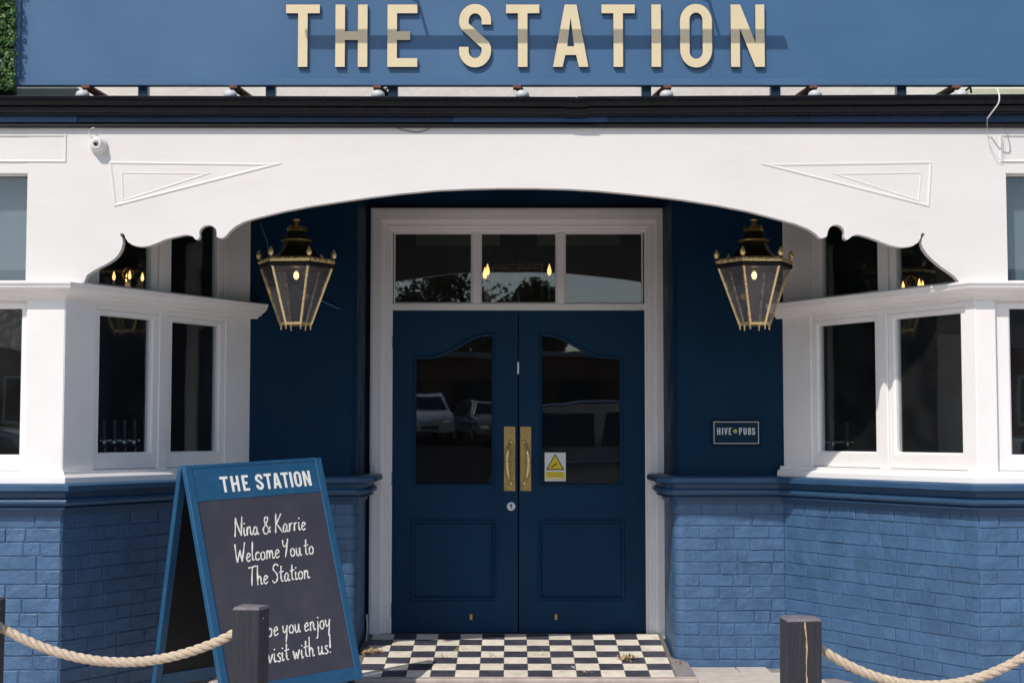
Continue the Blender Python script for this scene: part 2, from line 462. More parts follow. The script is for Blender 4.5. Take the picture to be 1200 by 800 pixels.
# --- brickwork: Fl, cant, back on both sides
b = MB()
vari = []
def brick_mesh(wid, q):
    rnd = random.Random(100 + q)
    h, d, bv = .0685, .045, .0035
    bb = MB()
    bv = .0036
    j = lambda a: rnd.uniform(-a, a)
    nx = 4
    front = []
    # rim ring on the side, ring on the front face, a middle row pushed in or out
    xs = [0, bv * 1.6, wid * .35 + j(.02), wid * .68 + j(.02), wid - bv * 1.6, wid]
    back = [(0, d, 0), (wid, d, 0), (wid, d, h), (0, d, h)]
    v = []
    zs = [0, bv, h * .5 + j(.008), h - bv, h]
    for iz, z in enumerate(zs):
        for ix, x in enumerate(xs):
            edge = iz in (0, 4) or ix in (0, 5)
            yy = max(.0036 if iz in (0, 4) else 0, .0022 if ix in (0, 5) else 0) + j(.0012)
            v.append((x + (j(.0012)), yy, z + (j(.0012))))
    f = []
    for iz in range(4):
        for ix in range(5):
            a = iz * 6 + ix
            f.append((a, a + 1, a + 7, a + 6))
    k = len(v)
    v += back
    f.append((k, k + 1, 5, 4, 3, 2, 1, 0)); f.append((k + 2, k + 3, 24, 25, 26, 27, 28, 29))
    f.append((k + 3, k, 0, 6, 12, 18, 24)); f.append((k + 1, k + 2, 29, 23, 17, 11, 5))
    bb.add(v, f)
    return bb.mesh('brick', BRICKB)
STR = [brick_mesh(.2135, q) for q in range(10)]
HED = [brick_mesh(.1005, q + 40) for q in range(6)]
CH = .0752
def bond(F, s0, s1, zmax, wall, seen, seed):
    """bricks of a wall plane; seen(sa, sb, z) tells which ones the photograph shows"""
    rnd = random.Random(seed)
    lump = MB()
    z = -.03; c = 0
    rot = math.atan2(F.s.y, F.s.x)
    while z < zmax - .01:
        s = s0 + .002
        start = rnd.random() < .5
        hh = min(CH - .0055, zmax - z)
        seqn = 0
        while s < s1 - .02:
            head = rnd.random() < (.42 if F is FfL or F is FfR or F is FcL else .24)
            if seqn == 0: head = c % 2 == 1
            wdt = .1005 if head else .2135
            cut = rnd.uniform(-.012, .010)
            e = min(s + wdt + cut, s1 - .002)
            if s1 - e < .05: e = s1 - .002
            mesh = rnd.choice(HED if head else STR)
            pr = rnd.uniform(-.0012, .0022)
            if seen(s, e, z):
                o = place('brick', mesh, wall, F.p(s, .0048 + pr, z + rnd.uniform(-.0018, .0018)),
                          (rnd.uniform(-.016, .010), rnd.uniform(-.008, .008), rot + rnd.uniform(-.008, .008)), ((e - s) / wdt, 1, hh / .0685))
            else:
                lump.fbox(F, s, e, -.02, .0055 + pr, z, z + hh)
            s = e + .0055; seqn += 1
        z += CH; c += 1
    if lump.v:
        o = lump.build('brick_courses', BRICKB, wall); o['kind'] = 'stuff'
def brick_wall(path, z1, name='brick_wall', thick=.22):
    prof = [(0, -.08), (0, z1), (-thick, z1), (-thick, -.08)]
    return part(MB().sweep(path, prof), name, MORTAR)
def inner_solid(pts, z0, z1):   # plan outline prism
    k = len(pts)
    m = MB()
    v = [(x, y, z0) for x, y in pts] + [(x, y, z1) for x, y in pts]
    m.add(v, [tuple(range(k - 1, -1, -1)), tuple(range(k, 2 * k))] + [(i, (i + 1) % k, (i + 1) % k + k, i + k) for i in range(k)])
    return m
def arc(cx, cy, r, a0, a1, n=6):
    return [(cx + r * math.cos(R(a0 + (a1 - a0) * i / n)), cy + r * math.sin(R(a0 + (a1 - a0) * i / n))) for i in range(n + 1)]
rc = .06
left_path = [(-6.5, Yf), AL, BL, (CL[0] - rc, Yb)] + arc(CL[0] - rc, Yb + rc, rc, -90, 0)[1:] + [(CL[0], Yd - .03)]
right_path = [(CR[0], Yd - .03)] + arc(CR[0] + rc, Yb + rc, rc, 180, 270) + [BR, AR, (6.5, Yf)]
zb1 = zdado - .14
FfL, FcL, FbL = Fr((-6.5, Yf), AL), Fr(AL, BL), Fr(BL, (CL[0] - rc, Yb))
FbR, FcR, FfR = Fr((CR[0] + rc, Yb), BR), Fr(BR, AR), Fr(AR, (6.5, Yf))
wl = brick_wall(left_path, zb1)
wr = brick_wall(right_path, zb1)
bond(FfL, 0, FfL.L, zb1, wl, lambda a, b_, z: b_ > FfL.L - .40 and z > .1, 1)
bond(FcL, 0, FcL.L, zb1, wl, lambda a, b_, z: a < 1.05 and z > .0 - .1, 2)
bond(FbL, 0, FbL.L, zb1, wl, lambda a, b_, z: b_ > FbL.L - .15, 3)
bond(FbR, 0, FbR.L, zb1, wr, lambda a, b_, z: True, 4)
bond(FcR, 0, FcR.L, zb1, wr, lambda a, b_, z: True, 5)
bond(FfR, 0, FfR.L, zb1, wr, lambda a, b_, z: a < .32 and z > .1, 6)
def bull(side):
    m = MB()
    if side < 0: pth = [(-.10 - rc, 0)] + [(-rc, 0)] + arc(-rc, rc, rc, -90, 0)[1:] + [(0, rc + .14)]
    else: pth = [(0, rc + .14)] + arc(rc, rc, rc, 180, 270) + [(rc + .004, 0)]
    if side < 0: pth[0] = (-rc - .004, 0)
    prof = [(-.0, 0.0), (.0038, .003), (.005, .034), (.0038, .0665), (0, .070), (-.02, .0685), (-.02, 0)]
    return m.sweep(pth, prof).mesh('bullnose_brick', BRICKB, smooth=True)
for side, wobj, c0 in ((-1, wl, CL), (1, wr, CR)):
    bm_ = bull(side)
    z = -.03
    while z < zb1 - .01:
        place('bullnose_brick', bm_, wobj, (c0[0] + random.uniform(-.001, .001), c0[1], z), None, (1, 1, min(1, (zb1 - z) / .0685)))
        z += CH
# return walls beyond the bullnose keep the mortar sheet (they are rendered smooth there)

# --- dado rail
L0 = zdado
dprof = [(0, L0 - .165), (0, L0 + .012), (.035, L0 + .012), (.108, L0 + .005), (.115, L0 - .002), (.115, L0 - .028), (.084, L0 - .032),
         (.058, L0 - .040), (.056, L0 - .066), (.068, L0 - .071), (.077, L0 - .080), (.079, L0 - .090), (.075, L0 - .100), (.060, L0 - .109), (.042, L0 - .112),
         (.040, L0 - .120), (.056, L0 - .121), (.056, L0 - .128), (.018, L0 - .131), (.012, L0 - .165)]
stub = 0.14
lp = [(-6.5, Yf), AL, BL, (CL[0] - .02, Yb), (CL[0], Yb + .02), (CL[0], Yd - .04)]
rp = [(CR[0], Yd - .04), (CR[0], Yb + .02), (CR[0] + .02, Yb), BR, AR, (6.5, Yf)]
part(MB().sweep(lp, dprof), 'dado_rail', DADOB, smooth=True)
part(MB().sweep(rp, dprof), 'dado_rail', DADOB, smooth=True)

# --- smooth navy walls above the dado, porch shade put into their colour
ZC = 3.14                       # porch ceiling
def plainw(pts, name='porch_wall'):
    return part(inner_solid(pts, L0 + .008, ZC + .05), name, NAVY_SHADE)
plainw([(BL[0] - .02, Yb)] + [(CL[0] - .03, Yb), (CL[0], Yb + .03), (CL[0], 10.42), (BL[0] - .02, 10.42)])
plainw([(CR[0], 10.42), (CR[0], Yb + .03), (CR[0] + .03, Yb), (BR[0] + .02, Yb), (BR[0] + .02, 10.42)])
part(inner_solid([(-2.6, Yf + .10), (2.7, Yf + .10), (2.0, 10.42), (-1.9, 10.42)], ZC, ZC + .05), 'porch_ceiling', DARKC)

# --- window joinery
def zrel(F, px, py): return F.z(px, py)
def ring(F, s0, s1, z0, z1, w, wb, wt, n0, n1, ch=.010):
    """a rectangular frame with a chamfered inner edge"""
    m = MB()
    o = [(s0, z0), (s1, z0), (s1, z1), (s0, z1)]
    i = [(s0 + w, z0 + wb), (s1 - w, z0 + wb), (s1 - w, z1 - wt), (s0 + w, z1 - wt)]
    i2 = [(s0 + w - ch, z0 + wb - ch), (s1 - w + ch, z0 + wb - ch), (s1 - w + ch, z1 - wt + ch), (s0 + w - ch, z1 - wt + ch)]
    v = [F.p(s, n1, z) for s, z in o] + [F.p(s, n1, z) for s, z in i2] + [F.p(s, n1 - ch, z) for s, z in i] + \
        [F.p(s, n0, z) for s, z in i] + [F.p(s, n0, z) for s, z in o]
    f = []
    for a in range(4):
        for j in range(4):
            q = (j + 1) % 4
            f.append((a * 4 + j, a * 4 + q, (a + 1) * 4 + q, (a + 1) * 4 + j))
    for j in range(4):
        q = (j + 1) % 4
        f.append((16 + j, 16 + q, q, j))
    return m.add(v, f)
def sash(bay, F, s0, s1, z0, z1, w=.045, wb=.075, wt=.045, n1=-.012, mt=WHITE, g_=None, blind=False):
    fr = P(ring(F, s0, s1, z0, z1, w, wb, wt, n1 - .05, n1).build('sash_frame', mt, bay, bevel=.002))
    pn = P(MB().fbox(F, s0 + w - .004, s1 - w + .004, n1 - .034, n1 - .028, z0 + wb - .004, z1 - wt + .004).build('window_pane', g_ or GLASS, bay))
    if blind:
        bl = P(MB().fbox(F, s0 + w - .004, s1 - w + .004, n1 - .10, n1 - .095, z0 + wb - .02, z1 - wt + .004).build('roller_blind', BLIND, bay))
    return fr

zsill_t = zrel(FcR, 1125, 551)      # white sill top / sash bottom
ztr_b = PZ(351, Yf)                 # cornice underside
ztr_t = PZ(331, Yf)
zglass_b = FcR.z(1125, 531); zglass_t = FcR.z(1053, 369)
ZUB = ztr_t + .002
ZUT = ZC
FD = .085                            # depth of posts
def bay(side, F, pxs_low, pxs_up, corner):
    """F canted plane. pxs_low: pane edges (left, right) in photo order"""
    bw = P(empty('bay_window', parent=pub)); bw.matrix_parent_inverse = PUBINV
    Fn = Fr((F.p(0, -.012, 0).x, F.p(0, -.012, 0).y), (F.p(F.L, -.012, 0).x, F.p(F.L, -.012, 0).y))
    Fg = Fr((F.p(0, -.042, 0).x, F.p(0, -.042, 0).y), (F.p(F.L, -.042, 0).x, F.p(F.L, -.042, 0).y))
    Fa, Fb = (Fn, Fg) if side < 0 else (Fg, Fn)
    panes = [(Fa.hit(a, 450), Fb.hit(b_, 450)) for a, b_ in pxs_low]
    w_ = .048
    edges = [0]
    holes = []
    for a, b_ in panes: holes.append((a - w_, b_ + w_))
    # posts between the sashes
    ps = [(0.0, holes[0][0])] + [(holes[i][1], holes[i + 1][0]) for i in range(len(holes) - 1)] + [(holes[-1][1], F.L)]
    z0, z1 = zsill_t, ztr_b
    for i, (a, b_) in enumerate(ps):
        if b_ - a < .004: continue
        e0 = a + (0.0 if i == 0 else .0); e1 = b_
        P(MB().fbox(F, e0, e1, -FD, .0, z0 - .01, z1 + .02).build('window_post', WHITE, bw, bevel=.004))
    for (a, b_) in holes:
        sash(bw, F, a + .002, b_ - .002, z0 + .002, z1 - .034, w=w_, wb=zglass_b - z0, wt=max(.03, (z1 - .034) - zglass_t))
        P(MB().fbox(F, a + .001, b_ - .001, -FD + .01, -.004, z1 - .033, z1 + .02).build('window_head', WHITE, bw, bevel=.003))
    # upper lights
    up = [(Fa.hit(a, 310), Fb.hit(b_, 310)) for a, b_ in pxs_up]
    hu = [(a - w_, b_ + w_) for a, b_ in up]
    ps = [(0.0, hu[0][0])] + [(hu[i][1], hu[i + 1][0]) for i in range(len(hu) - 1)] + [(hu[-1][1], F.L)]
    for i, (a, b_) in enumerate(ps):
        if b_ - a < .004: continue
        P(MB().fbox(F, a, b_, -FD, -.006, ZUB - .01, ZC - .002).build('window_post', WHITE, bw, bevel=.004))
    for (a, b_) in hu:
        sash(bw, F, a + .002, b_ - .002, ZUB - .008, ZC - .03, w=w_, wb=.028, wt=.06, n1=-.02)
    return bw
bwL = bay(-1, FcL, [(117, 173.5), (202, 252)], [(119, 175.5), (203, 253)], AL)
bwR = bay(1, FcR, [(963, 1025), (1053, 1126)], [(964, 1026), (1052, 1123)], AR)
# front facing halves of the bays
def front_bay(bw, F, inner, post, pane, sgn, up_in):
    """F is the facade plane with s = X"""
    far = sgn * 4.05
    lo, hi = sorted((inner, post)); e = .0015
    if sgn < 0: P(MB().fbox(F, post, inner - .0, -.12, .0, zsill_t - .01, ztr_b + .02).build('window_post', WHITE, bw, bevel=.004))
    else: P(MB().fbox(F, inner, post, -.12, .0, zsill_t - .01, ztr_b + .02).build('window_post', WHITE, bw, bevel=.004))
    a, b_ = sorted((post + sgn * .001, far))
    wv = abs(pane - post)
    zt = PZ(361, Yf); zb = PZ(533, Yf)
    sash(bw, F, a, b_, zsill_t + .002, ztr_b - .012, w=wv, wb=zb - zsill_t, wt=ztr_b - .012 - zt, n1=-.03)
    P(MB().fbox(F, a, b_, -.10, -.012, ztr_b - .011, ztr_b + .02).build('window_head', WHITE, bw))
    c, d = sorted((far + sgn * .001, far + sgn * .14))
    P(MB().fbox(F, c, d, -.12, 0, zsill_t - .01, ztr_b + .02).build('window_post', WHITE, bw, bevel=.004))
    # upper front light
    zt, zb = PZ(205, Yf), PZ(328, Yf)
    a, b_ = sorted((up_in, far))
    sash(bw, F, a, b_, zb - .012, zt + .035, w=.014, wb=.012, wt=.035, n1=-.02, blind=True)
FF = W(Yf)
front_bay(bwL, FF, AL[0], PX(30, Yf), PX(22, Yf), -1, PX(36, Yf, 260))
front_bay(bwR, FF, AR[0], PX(1168, Yf), PX(1187, Yf), 1, PX(1174, Yf, 260))
# solid wall to either side of the view
for sg in (-1, 1):
    a, b_ = sorted((sg * 4.20, sg * 6.5))
    part(MB().fbox(FF, a, b_, -.2, -.003, L0 + .01, 3.2), 'side_wall', WHITE)

# white sill and transom cornice run round each bay
sprof = [(-.10, zsill_t + .001), (.028, zsill_t - .002), (.030, zsill_t - .020), (.040, zsill_t - .023), (.052, zsill_t - .036),
         (.054, L0 + .0105), (-.10, L0 + .0105)]
lw, rw = [(-6.5, Yf), AL, BL], [BR, AR, (6.5, Yf)]
for pth in (lw, rw):
    part(MB().sweep(pth, sprof), 'window_sill', WHITE)
T0, T1 = ztr_b, ztr_t
cprof = [(-.06, T0), (.012, T0), (.016, T0 + .012), (.040, T0 + .018), (.046, T0 + .028), (.052, T0 + .031), (.075, T0 + .046), (.088, T0 + .060),
         (.090, T0 + .075), (.096, T0 + .077), (.098, T1 - .006), (.090, T1), (-.06, T1 + .004)]
for sg, pth in ((-1, [(-6.5, Yf), AL, (BL[0] + .035, Yb + .0)]), (1, [(BR[0] - .03, Yb), AR, (6.5, Yf)])):
    part(MB().sweep(pth, cprof), 'transom_cornice', WHITE, smooth=True)

# --- arched fascia
YF = Yf - .03
def fp(pts): return [(at(x, y, YF).x, at(x, y, YF).z) for x, y in pts]
left_edge = [(98, 331.5), (102, 322), (108, 318), (116, 313.5), (125, 309), (132, 304.5), (138, 299), (142, 292), (144, 285), (143.4, 279), (140.5, 275),
             (142, 273), (145.5, 274.5), (147, 279), (150, 283.5), (155, 287), (161, 288.7), (168, 289), (176, 287.5), (184, 284.5), (192, 281), (200, 278.6), (209, 276.6),
             (216, 275), (222, 275.4), (226, 277), (229, 280.5), (232, 280.5), (234, 277), (233.4, 272), (235, 268), (239, 264.8), (244.5, 263.6), (249.5, 265),
             (253, 268.5), (254, 273), (253.6, 277), (257, 279), (261, 278.7), (265, 276), (269, 271), (276, 265), (286, 259.6), (300, 255.4), (333, 247.4), (367, 241), (400, 236),
             (433, 231.3), (467, 227), (510, 223), (550, 221.2), (587, 220.4)]
right_edge = [(627, 220.5), (667, 221.5), (700, 223.4), (733, 226.5), (767, 230), (800, 234), (840, 240.3), (877, 247.5), (904, 254.5), (932, 262), (948, 268.5), (956, 274), (961, 279), (965, 278.6),
              (969, 277), (970, 272), (971.6, 267.5), (975, 264.4), (980, 263), (985, 264.6), (988.6, 268.5), (989.6, 273), (988.8, 277.5), (991, 280.8), (994, 280.4),
              (998, 277), (1002, 275), (1008, 275), (1017, 277.4), (1026, 280.6), (1034, 284), (1043, 287.2), (1053, 289.5), (1062, 289.6), (1070, 288), (1076, 284), (1079, 278.5),
              (1079.5, 274), (1081.5, 272.6), (1084, 274.6), (1081, 279), (1080, 285), (1082, 291), (1087, 298), (1094, 305), (1103, 312.5), (1111, 318), (1118, 323), (1122.5, 328), (1125, 334.5)]
zt_f = PZ(146, YF)
xl, xr = -6.5, 6.5
ul_in, ur_in = PX(34, Yf, 260), PX(1177, Yf, 260)
pts = [(ul_in - .003, T1 + .005)] + fp(left_edge) + fp(right_edge) + [(ur_in + .003, T1 + .005), (ur_in + .003, zt_f), (ul_in - .003, zt_f)]
fas = part(MB().prism(W(YF), pts, -.055, 0), 'arched_fascia', WHITEF)
zup = PZ(204, Yf)
for a, b_ in ((xl, ul_in - .004), (ur_in + .004, xr)):
    part(MB().fbox(W(YF), a, b_, -.055, -.0015, zup, zt_f), 'fascia_board', WHITEF)
# sloping shoulders behind
for a, b_ in ((xl, -2.55), (2.6, xr)):
    part(MB().fbox(W(YF), a, b_, -.16, -.058, zup + .03, zt_f), 'fascia_backing', WHITE)

# raised mouldings on the fascia
def offset_poly(pts, d):
    k = len(pts); out = []
    A = sum(pts[i][0] * pts[(i + 1) % k][1] - pts[(i + 1) % k][0] * pts[i][1] for i in range(k))
    sg = 1 if A > 0 else -1
    for i in range(k):
        p0, p1, p2 = Vector(pts[i - 1]), Vector(pts[i]), Vector(pts[(i + 1) % k])
        d0, d1 = (p1 - p0).normalized(), (p2 - p1).normalized()
        n0, n1 = Vector((-d0.y, d0.x)) * sg, Vector((-d1.y, d1.x)) * sg
        bb = (n0 + n1).normalized()
        out.append(tuple(p1 + bb * d / max(.12, bb.dot(n0))))
    return out
def mould(F, pts, w_, h_, name, m_, parent, base=0.0):
    k = len(pts)
    rings = [(0, base - .002), (0, base + h_ * .7), (w_ * .25, base + h_), (w_ * .6, base + h_ * .8), (w_, base + h_ * .2), (w_, base - .002)]
    mb = MB(); v = []
    for d, n_ in rings:
        for s, z in offset_poly(pts, d): v.append(F.p(s, n_, z))
    f = [(a * k + j, a * k + (j + 1) % k, (a + 1) * k + (j + 1) % k, (a + 1) * k + j) for a in range(5) for j in range(k)]
    mb.add(v, f)
    return P(mb.build(name, m_, parent))
FY = W(YF)
triL = fp([(128, 189.5), (330, 192), (134, 242)]); triL2 = fp([(142, 202), (247, 203), (144, 236)])
triR = fp([(1092, 189.5), (892, 192.5), (1089, 242.5)]); triR2 = fp([(1080, 202), (975, 203.5), (1077, 236)])
for t1, t2 in ((triL, triL2), (triR, triR2)):
    mould(FY, t1, .014, .0045, 'triangular_moulding', WHITEF, fas)
    mould(FY, t2, .008, .003, 'triangular_moulding', WHITEF, fas)
def rect_px(x0, y0, x1, y1, Y): 
    a = at(x0, y1, Y); c = at(x1, y0, Y)
    return [(a.x, a.z), (c.x, a.z), (c.x, c.z), (a.x, c.z)]
rl = rect_px(30, 158, 78, 190, YF); rl[0] = (-3.9, rl[0][1]); rl[3] = (-3.9, rl[3][1])
rr = rect_px(1172, 158, 1190, 190, YF); rr[1] = (3.9, rr[1][1]); rr[2] = (3.9, rr[2][1])
mould(FY, rl, .012, .006, 'fascia_panel_moulding', WHITEF, fas)
mould(FY, rr, .012, .006, 'fascia_panel_moulding', WHITEF, fas)

# --- frieze, mouldings and gutter over the fascia
ZLED = PZ(113.5, 8.05)
zf0, zf1, zf2 = PZ(150, YF), PZ(143, YF), PZ(131, YF)
part(MB().sweep([(-6.5, YF), (6.5, YF)], [(-.05, zf0), (.022, zf0), (.034, zf0 + .008), (.030, zf0 + .016), (.014, zf1 - .004), (-.05, zf1 - .004)]), 'cornice_moulding', BLACK, smooth=True)
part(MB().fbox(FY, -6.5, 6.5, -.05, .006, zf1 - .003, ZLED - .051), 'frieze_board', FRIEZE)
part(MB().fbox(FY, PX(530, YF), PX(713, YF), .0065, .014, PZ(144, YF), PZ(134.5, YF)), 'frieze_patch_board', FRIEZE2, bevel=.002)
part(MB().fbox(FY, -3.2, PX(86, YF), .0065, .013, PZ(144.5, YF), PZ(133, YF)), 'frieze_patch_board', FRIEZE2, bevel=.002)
def gutter(x0, z0, x1, z1):
    GS = .90
    prof = [(.006, 0), (.048, .0), (.052, .008), (.066, .010), (.080, .022), (.084, .040), (.080, .046), (.092, .048), (.096, .060), (.104, .070), (.104, .076), (.122, .079), (.125, .088), (.124, .098), (.118, .100), (.112, .086), (.09, .07), (.05, .018), (.012, .018), (.012, .098), (.006, .098)]
    m = MB(); n = len(prof)
    for x, z in ((x0, z0), (x1, z1)):
        for o_, h in prof: m.v.append(Vector((x, YF - .001 - o_, z + h * GS)))
    for j in range(n):
        m.f.append((j, (j + 1) % n, n + (j + 1) % n, n + j))
    m.f.append(tuple(range(n))); m.f.append(tuple(range(2 * n - 1, n - 1, -1)))
    return m
zg = PZ(133.5, YF - .06)
xj = PX(675, YF)
part(gutter(-6.5, zg + .006, xj, zg - .010), 'gutter', GUTTER, smooth=True)
part(gutter(xj + .004, zg - .008, 6.5, zg + .024), 'gutter', GUTTER, smooth=True)
m = gutter(xj - .055, zg - .0145, xj + .055, zg - .0145)
for v in m.v: v.y -= .005
part(m, 'gutter_union', GUTTER, smooth=True)
for xq in (-4.4, -2.9, -1.3, 1.75, 3.0, 4.6):
    m = gutter(xq - .012, zg - .003, xq + .012, zg - .003)
    for v in m.v: v.y -= .003
# flat lead ledge behind the gutter
part(MB().box(-6.5, 6.5, YF + .001, 9.3, ZLED - .05, ZLED), 'lead_flat', GUTTER)
# painted wall of the upper storey
up = part(MB().box(-6.5, 6.5, 9.2, 9.45, ZLED + .002, 7.0), 'upper_wall', CREAMW)

# --- door frame, fanlight and doors
FDn = W(Yd)
xo0, xo1 = PX(434.5, Yd), PX(783, Yd)       # outer edges
zfr = PZ(245, Yd)
zsl = .115                                   # sill level
xi0, xi1 = PX(460, Yd), PX(755.5, Yd)
zh = PZ(272.5, Yd)
zb_t, zb_b = PZ(355.5, Yd), PZ(363.5, Yd)
df = P(empty('door_frame', parent=pub)); df.matrix_parent_inverse = PUBINV
def jamb(xa, xb, sg):
    """layered architrave from outer xa to inner xb"""
    w_ = abs(xb - xa)
    steps = [(0, .000), (0, .050), (.10, .056), (.50, .056), (.52, .046), (.60, .044), (.64, .036), (.78, .034), (.82, .026), (.90, .024), (.94, .012), (1.0, .010), (1.0, .0)]
    return [(xa + sg * w_ * t, n_) for t, n_ in steps]
def archi():
    pl = jamb(xo0, xi0, 1)
    m = MB(); n = len(pl)
    for j, (x, n_) in enumerate(pl):
        t = (x - xo0) / (xi0 - xo0)
        xR = xo1 + (xi1 - xo1) * t
        z = zfr + (zh - zfr) * t
        for X, Z in ((x, zsl - .03), (x, z), (xR, z), (xR, zsl - .03)):
            m.v.append(FDn.p(X, n_ - .05 if j in (0, n - 1) else n_, Z))
    for j in range(n - 1):
        for q in range(3):
            m.f.append((j * 4 + q, j * 4 + q + 1, (j + 1) * 4 + q + 1, (j + 1) * 4 + q))
    m.f.append(tuple(j * 4 for j in range(n))); m.f.append(tuple(j * 4 + 3 for j in range(n - 1, -1, -1)))
    return m
P(archi().build('architrave', FRAMEW, df))
P(MB().fbox(FDn, xi0 - .003, xi1 + .003, -.06, .008, zb_b, zb_t).build('transom_bar', FRAMEW, df, bevel=.004))
fl = [(461, 553), (563, 652.5), (662, 754)]
for (a, b_), nx in zip(fl, fl[1:]):
    P(MB().fbox(FDn, PX(b_, Yd), PX(nx[0], Yd), -.05, .006, zb_t + .001, zh - .001).build('fanlight_mullion', FRAMEW, df, bevel=.004))
for a, b_ in fl:
    P(MB().fbox(FDn, PX(a, Yd), PX(b_, Yd), -.03, -.024, zb_t - .0, zh - .0).build('fanlight_pane', GLASSD, df))
    P(ring(FDn, PX(a, Yd) + .0006, PX(b_, Yd) - .0006, zb_t + .001, zh - .001, .008, .008, .008, -.022, -.004, ch=.004).build('glazing_bead', FRAMEW, df))
# wall over and beside the frame
part(MB().fbox(FDn, CL[0] - .1, CR[0] + .1, -.12, .001, zfr - .004, ZC + .05), 'porch_wall', NAVY_SHADE)
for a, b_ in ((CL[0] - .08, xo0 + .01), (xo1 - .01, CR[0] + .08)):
    part(MB().fbox(FDn, a, b_, -.12, .0012, 0, zfr), 'porch_wall', NAVY_SHADE)
# doors
def arch_top(xa, xb, za, zb, n=14):
    """S-curved head from (xa, za) to (xb, zb)"""
    pts = []
    for i in range(n + 1):
        t = i / n
        # flat, then swelling up, flattening at the high side
        q = 0 if t < .18 else (1 if t > .93 else (t - .18) / .75)
        h = .5 - .5 * math.cos(math.pi * q)
        pts.append((xa + (xb - xa) * t, za + (zb - za) * h))
    return pts
def door(pxl, pxr, gl, gr, low_left, handle_px, lock, bolt, open_side):
    d = P(empty('door', parent=pub)); d.matrix_parent_inverse = PUBINV
    X = lambda q: PX(q, Yd)
    Z = lambda q: PZ(q, Yd)
    x0, x1 = X(pxl), X(pxr)
    zb0, zt0 = zsl + .004, Z(363.5) - .004
    gz0 = Z(570)
    lowz, highz = Z(417), Z(390.5)
    head = arch_top(X(gl), X(gr), lowz, highz) if low_left else arch_top(X(gr), X(gl), lowz, highz)[::-1]
    hole = [(X(gl), gz0), (X(gr), gz0)] + head[::-1]
    # door leaf: bottom panelled half, stiles, and top with curved underside
    leaf = MB()
    z_mid = Z(606)
    pz0, pz1 = Z(703), Z(609)
    pl, pr = X(gl) - .008, X(gr) + .008
    leaf.fbox(FDn, x0, x1, -.05, -.006, zb0, pz0)                     # bottom rail
    leaf.fbox(FDn, x0, pl, -.05, -.006, pz0, pz1); leaf.fbox(FDn, pr, x1, -.05, -.006, pz0, pz1)
    leaf.fbox(FDn, x0, x1, -.05, -.006, pz1, gz0)                     # lock rail
    leaf.fbox(FDn, x0, X(gl), -.05, -.006, gz0, lowz if low_left else highz)
    leaf.fbox(FDn, X(gr), x1, -.05, -.006, gz0, highz if low_left else lowz)
    zc = (lowz if low_left else highz); zd = (highz if low_left else lowz)
    leaf.prism(FDn, [(x0, zc)] + head + [(x1, zd), (x1, zt0), (x0, zt0)], -.05, -.006)
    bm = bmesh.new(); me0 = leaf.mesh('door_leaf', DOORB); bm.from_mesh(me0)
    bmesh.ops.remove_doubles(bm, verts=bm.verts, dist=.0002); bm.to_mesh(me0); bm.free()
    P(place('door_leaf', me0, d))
    # moulding round the glass
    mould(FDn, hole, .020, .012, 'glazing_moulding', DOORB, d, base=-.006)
    ih = offset_poly(hole, .016)
    P(MB().prism(FDn, ih, -.024, -.019).build('door_pane', GLASSD, d))
    # inner rebate shadow line
    # lower panel: recessed field with moulding
    rect = [(pl, pz0), (pr, pz0), (pr, pz1), (pl, pz1)]
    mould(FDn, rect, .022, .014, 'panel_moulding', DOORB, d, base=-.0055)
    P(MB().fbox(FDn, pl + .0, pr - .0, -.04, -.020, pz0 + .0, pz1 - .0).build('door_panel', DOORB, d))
    # brass pull handle on its plate
    hx0, hx1 = X(handle_px[0]), X(handle_px[1])
    hz0, hz1 = Z(575), Z(499.5)
    pl_ = P(MB().fbox(FDn, hx0, hx1, -.006, -.001, hz0, hz1).build('handle_plate', BRASS, d, bevel=.0015))
    hp = MB(); cx = (hx0 + hx1) / 2
    a0, a1 = hz0 + (hz1 - hz0) * .13, hz0 + (hz1 - hz0) * .76
    pth = []; rad = []
    sg = -1 if low_left else 1
    for i in range(17):
        t = i / 16
        z = a0 + (a1 - a0) * t
        bow = math.sin(math.pi * t)
        pth.append(FDn.p(cx + sg * (-.010 + .028 * bow ** .7), .006 + .060 * min(1, bow * 1.6) , z))
        rad.append(.0095 + .006 * bow)
    hp.tube(pth, rad, 10)
    hp.ball(FDn.p(cx - sg * .010, .004, a0), .016, 10); hp.ball(FDn.p(cx - sg * .010, .008, a1), .015, 10)
    P(hp.build('pull_handle', BRASSP, d, smooth=True))
    sc = MB()
    for fx in (.2, .8):
        for fz in (.035, .965):
            sc.ball(FDn.p(hx0 + (hx1 - hx0) * fx, -.001, hz0 + (hz1 - hz0) * fz), .003, 6)
    o = P(sc.build('plate_screws', BLACK, d)); o['kind'] = 'stuff'
    if lock:
        lp_ = MB(); c = FDn.p(X(599), -.006, Z(593))
        k = 20
        v = [c + Vector((math.cos(2 * math.pi * i / k) * r_, -h_, math.sin(2 * math.pi * i / k) * r_)) for r_, h_ in ((.029, 0), (.029, .005), (.023, .009)) for i in range(k)]
        f = [(a * k + i, a * k + (i + 1) % k, (a + 1) * k + (i + 1) % k, (a + 1) * k + i) for a in range(2) for i in range(k)] + [tuple(range(2 * k, 3 * k))]
        lp_.add(v, f)
        lk = P(lp_.build('lock_escutcheon', WPLAS, d, smooth=True))
        kh = MB(); kh.fbox(FDn, X(599) - .004, X(599) + .004, .0025, .0045, Z(593) - .013, Z(593) + .004)
        kh.fbox(FDn, X(599) - .007, X(599) + .007, .0025, .0046, Z(593) + .0045, Z(593) + .014)
        P(kh.build('keyhole', BLACK, d))
        P(MB().fbox(FDn, X(606.2), X(608.2), -.006, -.001, Z(438), Z(424)).build('latch_strip', STEEL, d))
    bx = X(bolt)
